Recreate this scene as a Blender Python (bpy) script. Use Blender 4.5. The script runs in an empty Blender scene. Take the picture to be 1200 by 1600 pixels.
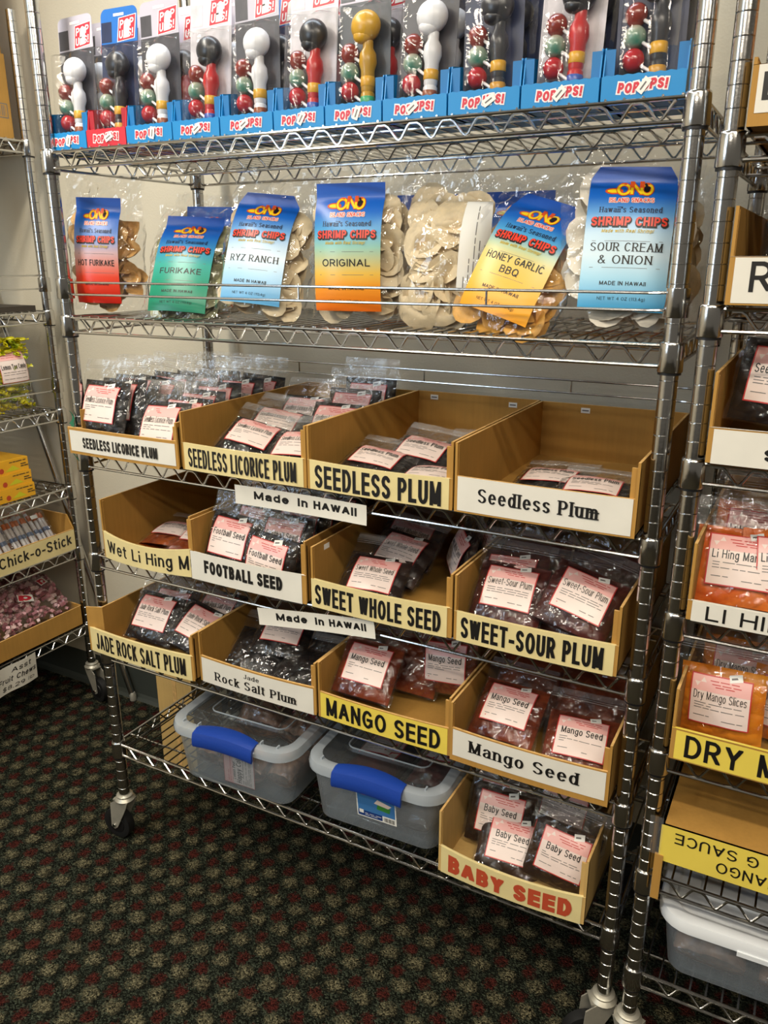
import bpy, math, random
from mathutils import Vector, Matrix

# ---------------------------------------------------------------- camera, world, lamps, exposure
I = 0.0254                      # everything below is measured in inches; meshes are scaled to metres
ZF = 9.4                        # the floor lies 9.4 in below the lowest shelf collar (z = 0 of the numbers)
sc = bpy.context.scene
COL = sc.collection
def W(x, y, z): return Vector((x * I, y * I, (z + ZF) * I))

cam_d = bpy.data.cameras.new('camera'); cam = bpy.data.objects.new('camera', cam_d); COL.objects.link(cam)
cam_d.sensor_fit = 'VERTICAL'; cam_d.sensor_height = 36.0; cam_d.lens = 36.0 * 1251.33 / 1600.0
cam_d.clip_start = 0.02
yaw, pitch, roll = -0.4971, -0.3078, -0.0017
f_ = Vector((math.sin(yaw) * math.cos(pitch), math.cos(yaw) * math.cos(pitch), math.sin(pitch)))
r_ = Vector((math.cos(yaw), -math.sin(yaw), 0)); u_ = r_.cross(f_)
r2 = r_ * math.cos(roll) + u_ * math.sin(roll); u2 = -r_ * math.sin(roll) + u_ * math.cos(roll)
M = Matrix((r2, u2, -f_)).transposed().to_4x4(); M.translation = W(53.171, -45.492, 44.901)
cam.matrix_world = M
sc.camera = cam

wd = bpy.data.worlds.new('world'); sc.world = wd; wd.use_nodes = True
bg = wd.node_tree.nodes['Background']; bg.inputs[0].default_value = (1.0, 0.90, 0.74, 1); bg.inputs[1].default_value = 0.13

def area(name, loc, size, power, color, aim=None):
    d = bpy.data.lights.new(name, 'AREA'); d.shape = 'RECTANGLE'; d.size = size[0] * I; d.size_y = size[1] * I
    d.energy = power; d.color = color
    o = bpy.data.objects.new(name, d); COL.objects.link(o); o.location = W(*loc)
    if aim: o.rotation_euler = (W(*aim) - o.location).to_track_quat('-Z', 'Y').to_euler()
    return o
area('ceiling_fluorescent', (-4, -30, 86), (5, 46), 25, (1.0, 0.93, 0.80))
area('ceiling_fluorescent', (62, -46, 86), (46, 5), 25, (1.0, 0.90, 0.75))
area('ceiling_fluorescent', (16, -72, 86), (46, 5), 22, (1.0, 0.90, 0.75))
area('ceiling_fluorescent', (92, -84, 86), (46, 5), 22, (1.0, 0.90, 0.75))
area('ceiling_fluorescent', (40, -130, 86), (46, 5), 22, (1.0, 0.90, 0.75))
area('ceiling_fluorescent', (14, 2, 86), (46, 5), 9, (0.80, 0.90, 1.0))
area('window_daylight', (-40, -95, 62), (50, 46), 30, (0.62, 0.80, 1.0), (30, 0, 48))

sc.view_settings.view_transform = 'Standard'; sc.view_settings.look = 'None'
sc.view_settings.exposure = 0.08; sc.view_settings.gamma = 1.0; sc.view_settings.use_curve_mapping = False
sc.cycles.max_bounces = 10; sc.cycles.transparent_max_bounces = 40
sc.cycles.caustics_reflective = False; sc.cycles.caustics_refractive = False
sc.cycles.use_denoising = True

# ---------------------------------------------------------------- materials
def lin(h):
    h = h.lstrip('#'); c = [int(h[i:i + 2], 16) / 255 for i in (0, 2, 4)]
    return tuple((v / 12.92 if v <= .04045 else ((v + .055) / 1.055) ** 2.4) for v in c) + (1,)
def _mat(name):
    m = bpy.data.materials.new(name); m.use_nodes = True
    nt = m.node_tree
    return m, nt, nt.nodes['Principled BSDF']
def plain(name, hexc, rough=.5, metal=0., spec=.5, noise=0., nscale=30., bump=0., bscale=60., bdist=.02, trans=0., coat=0.):
    m, nt, b = _mat(name); c = lin(hexc)
    b.inputs['Base Color'].default_value = c; b.inputs['Roughness'].default_value = rough
    b.inputs['Metallic'].default_value = metal; b.inputs['Specular IOR Level'].default_value = spec
    b.inputs['Coat Weight'].default_value = coat; b.inputs['Coat Roughness'].default_value = .08
    tc = nt.nodes.new('ShaderNodeTexCoord')
    if noise:
        n = nt.nodes.new('ShaderNodeTexNoise'); n.inputs['Scale'].default_value = nscale; n.inputs['Detail'].default_value = 6
        nt.links.new(tc.outputs['Object'], n.inputs['Vector'])
        r = nt.nodes.new('ShaderNodeMapRange'); r.inputs['From Min'].default_value = .3; r.inputs['From Max'].default_value = .7
        r.inputs['To Min'].default_value = 1 - noise; r.inputs['To Max'].default_value = 1 + noise
        nt.links.new(n.outputs['Fac'], r.inputs['Value'])
        x = nt.nodes.new('ShaderNodeVectorMath'); x.operation = 'SCALE'; x.inputs[0].default_value = c[:3]
        nt.links.new(r.outputs[0], x.inputs['Scale']); nt.links.new(x.outputs[0], b.inputs['Base Color'])
    if bump:
        n = nt.nodes.new('ShaderNodeTexNoise'); n.inputs['Scale'].default_value = bscale; n.inputs['Detail'].default_value = 4
        nt.links.new(tc.outputs['Object'], n.inputs['Vector'])
        k = nt.nodes.new('ShaderNodeBump'); k.inputs['Strength'].default_value = bump; k.inputs['Distance'].default_value = bdist
        nt.links.new(n.outputs['Fac'], k.inputs['Height']); nt.links.new(k.outputs[0], b.inputs['Normal'])
    return m
def film(name, haze=.05, tint='#ffffff', bump=.5, scale=45., rough=.07, gain=1.3, hazecol='#ffffff'):
    """clear plastic: see-through, with sharp wrinkled reflections and a little haze"""
    m, nt, b = _mat(name); nt.nodes.remove(b); out = nt.nodes['Material Output']; L = nt.links
    tc = nt.nodes.new('ShaderNodeTexCoord')
    n = nt.nodes.new('ShaderNodeTexNoise'); n.inputs['Scale'].default_value = scale; n.inputs['Detail'].default_value = 3
    n.inputs['Distortion'].default_value = 1.5
    L.new(tc.outputs['Object'], n.inputs['Vector'])
    n2 = nt.nodes.new('ShaderNodeTexNoise'); n2.inputs['Scale'].default_value = scale * .55; n2.inputs['Detail'].default_value = 1.5; n2.inputs['Distortion'].default_value = .8
    L.new(tc.outputs['Object'], n2.inputs['Vector'])
    s1 = nt.nodes.new('ShaderNodeMath'); s1.operation = 'SUBTRACT'; s1.inputs[1].default_value = .5; L.new(n2.outputs['Fac'], s1.inputs[0])
    s2 = nt.nodes.new('ShaderNodeMath'); s2.operation = 'ABSOLUTE'; L.new(s1.outputs[0], s2.inputs[0])
    s3 = nt.nodes.new('ShaderNodeMath'); s3.operation = 'MULTIPLY_ADD'; s3.use_clamp = True; s3.inputs[1].default_value = -9; s3.inputs[2].default_value = 1; L.new(s2.outputs[0], s3.inputs[0])
    s4 = nt.nodes.new('ShaderNodeMath'); s4.operation = 'MULTIPLY_ADD'; s4.inputs[1].default_value = .28; L.new(s3.outputs[0], s4.inputs[0]); L.new(n.outputs['Fac'], s4.inputs[2])
    k = nt.nodes.new('ShaderNodeBump'); k.inputs['Strength'].default_value = bump; k.inputs['Distance'].default_value = .012
    L.new(s4.outputs[0], k.inputs['Height'])
    ge = nt.nodes.new('ShaderNodeNewGeometry')
    do = nt.nodes.new('ShaderNodeVectorMath'); do.operation = 'DOT_PRODUCT'; L.new(k.outputs[0], do.inputs[0]); L.new(ge.outputs['Incoming'], do.inputs[1])
    ab = nt.nodes.new('ShaderNodeMath'); ab.operation = 'ABSOLUTE'; L.new(do.outputs['Value'], ab.inputs[0])
    iv = nt.nodes.new('ShaderNodeMath'); iv.operation = 'SUBTRACT'; iv.use_clamp = True; iv.inputs[0].default_value = 1; L.new(ab.outputs[0], iv.inputs[1])
    po = nt.nodes.new('ShaderNodeMath'); po.operation = 'POWER'; po.inputs[1].default_value = 4.5; L.new(iv.outputs[0], po.inputs[0])
    mu = nt.nodes.new('ShaderNodeMath'); mu.operation = 'MULTIPLY_ADD'; mu.use_clamp = True
    mu.inputs[1].default_value = .9 * gain; mu.inputs[2].default_value = .035 * gain; L.new(po.outputs[0], mu.inputs[0])
    t = nt.nodes.new('ShaderNodeBsdfTransparent'); t.inputs[0].default_value = lin(tint)
    g = nt.nodes.new('ShaderNodeBsdfGlossy'); g.inputs['Roughness'].default_value = rough; L.new(k.outputs[0], g.inputs['Normal'])
    d = nt.nodes.new('ShaderNodeBsdfDiffuse'); d.inputs[0].default_value = lin(hazecol)
    m1 = nt.nodes.new('ShaderNodeMixShader'); m1.inputs[0].default_value = haze; L.new(t.outputs[0], m1.inputs[1]); L.new(d.outputs[0], m1.inputs[2])
    m2 = nt.nodes.new('ShaderNodeMixShader'); L.new(mu.outputs[0], m2.inputs[0]); L.new(m1.outputs[0], m2.inputs[1]); L.new(g.outputs[0], m2.inputs[2])
    L.new(m2.outputs[0], out.inputs['Surface'])
    return m
def print_mat(name):
    """printed label whose ink colours are stored on the sheet itself"""
    m, nt, b = _mat(name)
    a = nt.nodes.new('ShaderNodeAttribute'); a.attribute_name = 'ink'
    nt.links.new(a.outputs['Color'], b.inputs['Base Color']); b.inputs['Roughness'].default_value = .32
    return m
def carpet_mat():
    m, nt, b = _mat('carpet'); L = nt.links; N = nt.nodes.new
    b.inputs['Roughness'].default_value = 1.0; b.inputs['Specular IOR Level'].default_value = .05
    tc = N('ShaderNodeTexCoord')
    wob = N('ShaderNodeTexNoise'); wob.inputs['Scale'].default_value = 110; wob.inputs['Detail'].default_value = 4
    L.new(tc.outputs['Object'], wob.inputs['Vector'])
    w2 = N('ShaderNodeVectorMath'); w2.operation = 'MULTIPLY_ADD'
    L.new(wob.outputs['Color'], w2.inputs[0]); w2.inputs[1].default_value = (.03, .03, 0); L.new(tc.outputs['Object'], w2.inputs[2])
    def spots(cx, cy, rx, ry, name):
        mp = N('ShaderNodeVectorMath'); mp.operation = 'MULTIPLY_ADD'
        px, py = 2.32 * I, 2.42 * I
        L.new(w2.outputs[0], mp.inputs[0]); mp.inputs[1].default_value = (1 / px, 1 / py, 0)
        mp.inputs[2].default_value = (-(cx * I + .015) / px + .5 + 40, -(cy * I + .015) / py + .5 + 60, 0)
        fr = N('ShaderNodeVectorMath'); fr.operation = 'FRACTION'; L.new(mp.outputs[0], fr.inputs[0])
        sb = N('ShaderNodeVectorMath'); sb.operation = 'SUBTRACT'; L.new(fr.outputs[0], sb.inputs[0]); sb.inputs[1].default_value = (.5, .5, 0)
        scl = N('ShaderNodeVectorMath'); scl.operation = 'MULTIPLY'; L.new(sb.outputs[0], scl.inputs[0])
        scl.inputs[1].default_value = (2.32 / rx, 2.42 / ry, 0)
        ln = N('ShaderNodeVectorMath'); ln.operation = 'LENGTH'; L.new(scl.outputs[0], ln.inputs[0])
        mr = N('ShaderNodeMapRange'); L.new(ln.outputs['Value'], mr.inputs['Value'])
        mr.inputs['From Min'].default_value = .6; mr.inputs['From Max'].default_value = 1.25
        mr.inputs['To Min'].default_value = 1; mr.inputs['To Max'].default_value = 0
        return mr.outputs[0]
    red = spots(14.03, -1.2, .55, .58, 'red'); tan = spots(14.95, -2.25, .72, .62, 'tan')
    dark = spots(13.2, -2.3, .62, .55, 'dark')
    tuft = N('ShaderNodeTexVoronoi'); tuft.inputs['Scale'].default_value = 330; L.new(tc.outputs['Object'], tuft.inputs['Vector'])
    tn = N('ShaderNodeSeparateColor'); L.new(tuft.outputs['Color'], tn.inputs[0])
    ramp = N('ShaderNodeValToRGB'); L.new(tn.outputs[0], ramp.inputs[0])
    e = ramp.color_ramp.elements
    e[0].position = 0; e[0].color = lin('#0c0d09'); e[1].position = 1; e[1].color = lin('#454b3c')
    x = e.new(.45); x.color = lin('#1b1e17'); x = e.new(.75); x.color = lin('#2f332a')
    brk = N('ShaderNodeMath'); brk.operation = 'MULTIPLY_ADD'; brk.inputs[1].default_value = .7; brk.inputs[2].default_value = .35; L.new(tn.outputs[2], brk.inputs[0])
    tm = N('ShaderNodeMath'); tm.operation = 'MULTIPLY'; tm.use_clamp = True; L.new(tan, tm.inputs[0]); L.new(brk.outputs[0], tm.inputs[1])
    def tone(c0, c1):
        r = N('ShaderNodeValToRGB'); L.new(tn.outputs[1], r.inputs[0])
        r.color_ramp.elements[0].color = lin(c0); r.color_ramp.elements[1].color = lin(c1); return r.outputs[0]
    def mix(a, bb, f):
        q = N('ShaderNodeMix'); q.data_type = 'RGBA'; L.new(f, q.inputs[0]); L.new(a, q.inputs[6]); L.new(bb, q.inputs[7]); return q.outputs[2]
    c = mix(ramp.outputs[0], tone('#090a07', '#1c1e18'), dark)
    c = mix(c, tone('#14140e', '#857d60'), tm.outputs[0])
    c = mix(c, tone('#180b09', '#522620'), red)
    L.new(c, b.inputs['Base Color'])
    k = N('ShaderNodeBump'); k.inputs['Strength'].default_value = 1.0; k.inputs['Distance'].default_value = .004; k.invert = True
    L.new(tuft.outputs['Distance'], k.inputs['Height']); L.new(k.outputs[0], b.inputs['Normal'])
    return m
def cardboard_mat(name, hexc):
    m, nt, b = _mat(name); L = nt.links; N = nt.nodes.new
    b.inputs['Roughness'].default_value = .72; b.inputs['Specular IOR Level'].default_value = .25
    tc = N('ShaderNodeTexCoord')
    n1 = N('ShaderNodeTexNoise'); n1.inputs['Scale'].default_value = 9; n1.inputs['Detail'].default_value = 5; L.new(tc.outputs['Object'], n1.inputs['Vector'])
    mp = N('ShaderNodeMapping'); mp.inputs['Scale'].default_value = (160, 160, 6); L.new(tc.outputs['Object'], mp.inputs[0])
    n2 = N('ShaderNodeTexNoise'); n2.inputs['Scale'].default_value = 1; L.new(mp.outputs[0], n2.inputs['Vector'])
    ad = N('ShaderNodeMath'); ad.operation = 'MULTIPLY_ADD'; ad.inputs[1].default_value = .35; L.new(n2.outputs['Fac'], ad.inputs[0]); L.new(n1.outputs['Fac'], ad.inputs[2])
    r = N('ShaderNodeMapRange'); r.inputs['From Min'].default_value = .4; r.inputs['From Max'].default_value = .95
    r.inputs['To Min'].default_value = .82; r.inputs['To Max'].default_value = 1.12; L.new(ad.outputs[0], r.inputs['Value'])
    x = N('ShaderNodeVectorMath'); x.operation = 'SCALE'; x.inputs[0].default_value = lin(hexc)[:3]; L.new(r.outputs[0], x.inputs['Scale']); L.new(x.outputs[0], b.inputs['Base Color'])
    return m
def lumpy(name, c0, c1, rough=.35, scale=42., coat=.1):
    """mottled dried fruit"""
    m, nt, b = _mat(name); L = nt.links; N = nt.nodes.new
    b.inputs['Roughness'].default_value = rough; b.inputs['Coat Weight'].default_value = coat; b.inputs['Coat Roughness'].default_value = .15
    tc = N('ShaderNodeTexCoord'); v = N('ShaderNodeTexVoronoi'); v.inputs['Scale'].default_value = scale; L.new(tc.outputs['Object'], v.inputs['Vector'])
    n = N('ShaderNodeTexNoise'); n.inputs['Scale'].default_value = scale * .6; n.inputs['Detail'].default_value = 5; L.new(tc.outputs['Object'], n.inputs['Vector'])
    r = N('ShaderNodeValToRGB'); r.color_ramp.elements[0].position = .3; r.color_ramp.elements[1].position = .72
    r.color_ramp.elements[0].color = lin(c0); r.color_ramp.elements[1].color = lin(c1); L.new(n.outputs['Fac'], r.inputs[0]); L.new(r.outputs[0], b.inputs['Base Color'])
    k = N('ShaderNodeBump'); k.inputs['Strength'].default_value = .8; k.inputs['Distance'].default_value = .006; k.invert = True
    b.inputs['Specular IOR Level'].default_value = .3
    L.new(v.outputs['Distance'], k.inputs['Height']); L.new(k.outputs[0], b.inputs['Normal'])
    return m
CHROME = plain('chrome', '#c4c3c1', .17, 1.0, bump=.012, bscale=120)
STEEL = plain('zinc_steel', '#b4afa0', .42, .55, noise=.12, nscale=40)
BLACKP = plain('black_plastic', '#101012', .4)
RUBBER = plain('black_rubber', '#121212', .55)
CARD = cardboard_mat('kraft_cardboard', '#b08440')
CARDL = cardboard_mat('light_cardboard', '#c9a565')
EDGE = plain('cardboard_cut_edge', '#d2a765', .8, noise=.2, nscale=90)
PAPER = plain('white_paper', '#dcd8cc', .5, noise=.04, nscale=14, bump=.12, bscale=12, bdist=.01)
CREAM = plain('cream_paper', '#dccb92', .4, noise=.07, nscale=16, bump=.1, bscale=12, bdist=.01)
YELLOW = plain('yellow_paper', '#e3cb55', .35, noise=.05, nscale=16, bump=.1, bscale=14, bdist=.01)
TAPE = film('clear_tape', .06, rough=.15, bump=.2)
INK = plain('black_ink', '#141210', .45)
INKGREY = plain('grey_ink', '#6d6966', .5)
INKRED = plain('red_ink', '#b5482c', .5)
PINKW = plain('label_white', '#e4d2c9', .35, noise=.03)
PINK = plain('label_pink', '#e6b0aa', .35)
LRED = plain('label_red', '#c03a38', .35)
STICKER = plain('price_sticker', '#ecebe4', .5)
FILM = film('bag_film', .008, bump=.4, scale=26., rough=.045, gain=2.)
FILMZ = film('zip_film', .12, bump=.3)
CELLO = film('cellophane', .01, bump=.4, scale=18., rough=.04, gain=2.)
BLISTER = film('blister_plastic', .012, bump=.1, scale=20, rough=.06, gain=1.)
TUB = film('translucent_tub', .2, tint='#eef2f5', bump=.004, scale=12, rough=.42, gain=.6, hazecol='#dbe2e8')
TUBIN = film('tub_inside', .03, tint='#eef3f6', bump=.01, scale=20, rough=.25, gain=.4)
TUBRIM = film('frosted_rim', .5, tint='#e9eef2', bump=.015, rough=.2, hazecol='#ccd5dc')
BLUEP = plain('blue_plastic', '#1d3f96', .35, bump=.05, bscale=200)
WHITEP = plain('white_plastic', '#dfe2e4', .35)
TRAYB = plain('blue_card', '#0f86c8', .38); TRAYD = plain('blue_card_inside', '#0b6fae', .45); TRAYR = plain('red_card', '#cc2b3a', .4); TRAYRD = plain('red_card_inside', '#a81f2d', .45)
LOGOR = plain('logo_red', '#cf2f3f', .4); LOGOW = plain('logo_white', '#eeeaea', .4); LOGOP = plain('logo_pink', '#e8a4aa', .4)
PRINT = print_mat('printed_label')
FRUIT = {
 'licorice': lumpy('licorice_plums', '#070504', '#1a1311', .4), 'plum': lumpy('dark_plums', '#0a0605', '#271b17', .4),
 'wet': lumpy('red_wet_fruit', '#5a1c08', '#b4571c', .25), 'football': lumpy('football_seeds', '#0b0705', '#2a2118', .4),
 'whole': lumpy('whole_seeds', '#100806', '#33201a', .4), 'sour': lumpy('sweet_sour_plums', '#220807', '#5c2620', .35),
 'jade': lumpy('rock_salt_plums', '#070505', '#1d1613', .4), 'mango': lumpy('mango_seeds', '#3a1008', '#8a3d1c', .3),
 'mangopurple': lumpy('mango_seeds_purple', '#4a1b16', '#93604e', .3), 'baby': lumpy('baby_seeds', '#0e0704', '#3f2816', .35),
 'lihing': lumpy('li_hing_mango', '#c1440e', '#f08a35', .3, 45), 'dry': lumpy('dry_mango', '#cf6a05', '#f5a02a', .3, 40),
 'cola': lumpy('cola_gummies', '#4a2a1c', '#b98564', .3, 60)}

# ---------------------------------------------------------------- mesh helpers
class MB:
    def __init__(s): s.v = []; s.f = []; s.m = []; s.mats = []; s.col = {}
    def mi(s, mat):
        if mat not in s.mats: s.mats.append(mat)
        return s.mats.index(mat)
    def add(s, vs, fs, mat):
        o = len(s.v); i = s.mi(mat); s.v += [tuple(v) for v in vs]
        for f in fs: s.f.append(tuple(a + o for a in f)); s.m.append(i)
        return o
    def box(s, x0, x1, y0, y1, z0, z1, mat, top=None):
        vs = [(x, y, z) for z in (z0, z1) for y in (y0, y1) for x in (x0, x1)]
        fs = [(0, 2, 3, 1), (0, 1, 5, 4), (1, 3, 7, 5), (3, 2, 6, 7), (2, 0, 4, 6)]
        s.add(vs, fs, mat); s.add(vs[4:], [(0, 1, 3, 2)], top or mat)
    def prism(s, poly, z0, z1, mat, top=None):
        n = len(poly); vs = [(x, y, z0) for x, y in poly] + [(x, y, z1) for x, y in poly]
        s.add(vs, [(i, (i + 1) % n, n + (i + 1) % n, n + i) for i in range(n)], mat)
        s.add(vs[:n], [tuple(range(n))[::-1]], mat); s.add(vs[n:], [tuple(range(n))], top or mat)
    def tube(s, pts, r, mat, seg=6, cap=True):
        pts = [Vector(p) for p in pts]; n = len(pts); rings = []; ref = None
        for i, p in enumerate(pts):
            t = (pts[min(i + 1, n - 1)] - pts[max(i - 1, 0)]).normalized()
            if ref is None: ref = Vector((0, 0, 1)) if abs(t.z) < .9 else Vector((1, 0, 0))
            a = (ref - t * ref.dot(t)).normalized(); b = t.cross(a); ref = a
            rr = r[i] if isinstance(r, (list, tuple)) else r
            rings.append([p + (a * math.cos(q) + b * math.sin(q)) * rr for q in (2 * math.pi * k / seg for k in range(seg))])
        vs = [v for rg in rings for v in rg]
        fs = [(i * seg + k, i * seg + (k + 1) % seg, (i + 1) * seg + (k + 1) % seg, (i + 1) * seg + k) for i in range(n - 1) for k in range(seg)]
        if cap: fs += [tuple(range(seg))[::-1], tuple((n - 1) * seg + k for k in range(seg))]
        s.add(vs, fs, mat)
    def lathe(s, prof, c, mat, seg=16, axis='z', cap=True):
        vs = []
        for r, h in prof:
            for k in range(seg):
                a = 2 * math.pi * k / seg; p = (r * math.cos(a), r * math.sin(a), h)
                if axis == 'x': p = (p[2], p[0], p[1])
                elif axis == 'y': p = (p[1], p[2], p[0])
                vs.append((c[0] + p[0], c[1] + p[1], c[2] + p[2]))
        n = len(prof)
        fs = [(i * seg + k, i * seg + (k + 1) % seg, (i + 1) * seg + (k + 1) % seg, (i + 1) * seg + k) for i in range(n - 1) for k in range(seg)]
        if cap: fs += [tuple(range(seg))[::-1], tuple((n - 1) * seg + k for k in range(seg))]
        s.add(vs, fs, mat)
    def ball(s, c, r, mat, seg=12, rings=8, sx=1, sy=1, sz=1):
        prof = [(r * math.sin(math.pi * i / rings) + 1e-4, -r * math.cos(math.pi * i / rings)) for i in range(rings + 1)]
        o = len(s.v); s.lathe(prof, (0, 0, 0), mat, seg)
        for i in range(o, len(s.v)): x, y, z = s.v[i]; s.v[i] = (c[0] + x * sx, c[1] + y * sy, c[2] + z * sz)
    def grid(s, fn, us, vs, mat, colfn=None):
        nu, nv = len(us), len(vs)
        pts = [fn(u, v) for v in vs for u in us]
        o = s.add(pts, [(j * nu + i, j * nu + i + 1, (j + 1) * nu + i + 1, (j + 1) * nu + i) for j in range(nv - 1) for i in range(nu - 1)], mat)
        if colfn:
            q = 0
            for v in vs:
                for u in us: s.col[o + q] = colfn(u, v); q += 1
    def build(s, name, parent=None, loc=None, rot=None, smooth=True, sharp=.65):
        me = bpy.data.meshes.new(name)
        me.from_pydata([(x * I, y * I, z * I) for x, y, z in s.v], [], s.f)
        for m in s.mats: me.materials.append(m)
        me.polygons.foreach_set('material_index', s.m)
        if s.col:
            at = me.color_attributes.new('ink', 'FLOAT_COLOR', 'POINT')
            for i in range(len(s.v)): at.data[i].color = s.col.get(i, (1, 1, 1, 1))
        if smooth:
            me.polygons.foreach_set('use_smooth', [True] * len(s.f)); me.set_sharp_from_angle(angle=sharp)
        me.update()
        o = bpy.data.objects.new(name, me); COL.objects.link(o)
        if parent: o.parent = parent
        if loc is not None: o.location = W(*loc) if parent is None else Vector(loc) * I
        if rot is not None: o.rotation_euler = rot
        return o
def lins(a, b, n): return [a + (b - a) * i / n for i in range(n + 1)]
def tag(o, label=None, cat=None, group=None, kind=None):
    if label: o['label'] = label
    if cat: o['category'] = cat
    if group: o['group'] = group
    if kind: o['kind'] = kind
    return o
def thing(name, label, cat, loc, rotz=0, group=None):
    o = bpy.data.objects.new(name, None); o.empty_display_size = .02; COL.objects.link(o); o.location = W(*loc); o.rotation_euler = (0, 0, rotz)
    return tag(o, label, cat, group)
def dup(root, loc=None, rotz=None, label=None, group=None, rot=None):
    r = root.copy(); COL.objects.link(r)
    if loc is not None: r.location = W(*loc)
    if rotz is not None: r.rotation_euler = (0, 0, rotz)
    if rot is not None: r.matrix_world = rot
    if label: r['label'] = label
    if group: r['group'] = group
    for ch in list(root.children):
        c = ch.copy(); COL.objects.link(c); c.parent = r
        for g in ch.children:
            d = g.copy(); COL.objects.link(d); d.parent = c
    return r

P = math.pi
# ---------------------------------------------------------------- lettering, drawn with a broad pen
def _arc(cx, cy, rx, ry, a0, a1, n=10):
    return ('c', [(cx + rx * math.cos(math.radians(a)), cy + ry * math.sin(math.radians(a))) for a in lins(a0, a1, n)])
def _L(*p): return ('l', list(p))
XH = .73
def _bowl(x0, x1, y0, y1, left=False):
    """a D-shaped bowl closed on a stem at x0 (or at x1 when left)"""
    ym = (y0 + y1) / 2; r = (y1 - y0) / 2; k = min(r * 1.1, abs(x1 - x0) * .75)
    if not left: return [_L((x0, y0), (x1 - k, y0)), _arc(x1 - k, ym, k, r, -90, 90), _L((x1 - k, y1), (x0, y1))]
    return [_arc((x0 + x1) / 2, ym, (x1 - x0) / 2, r, 0, 360, 18)]
def _S(w, h):
    q = h / 4; return [_arc(w / 2, h - q, w / 2, q, 25, 180, 8), ('c', [(0, h - q), (w * .12, h * .6), (w * .5, h * .5), (w * .88, h * .4), (w, q)]), _arc(w / 2, q, w / 2, q, 0, -155, 8)]
O360 = lambda w, h: [_arc(w / 2, h / 2, w / 2, h / 2, 0, 360, 22)]
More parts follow.
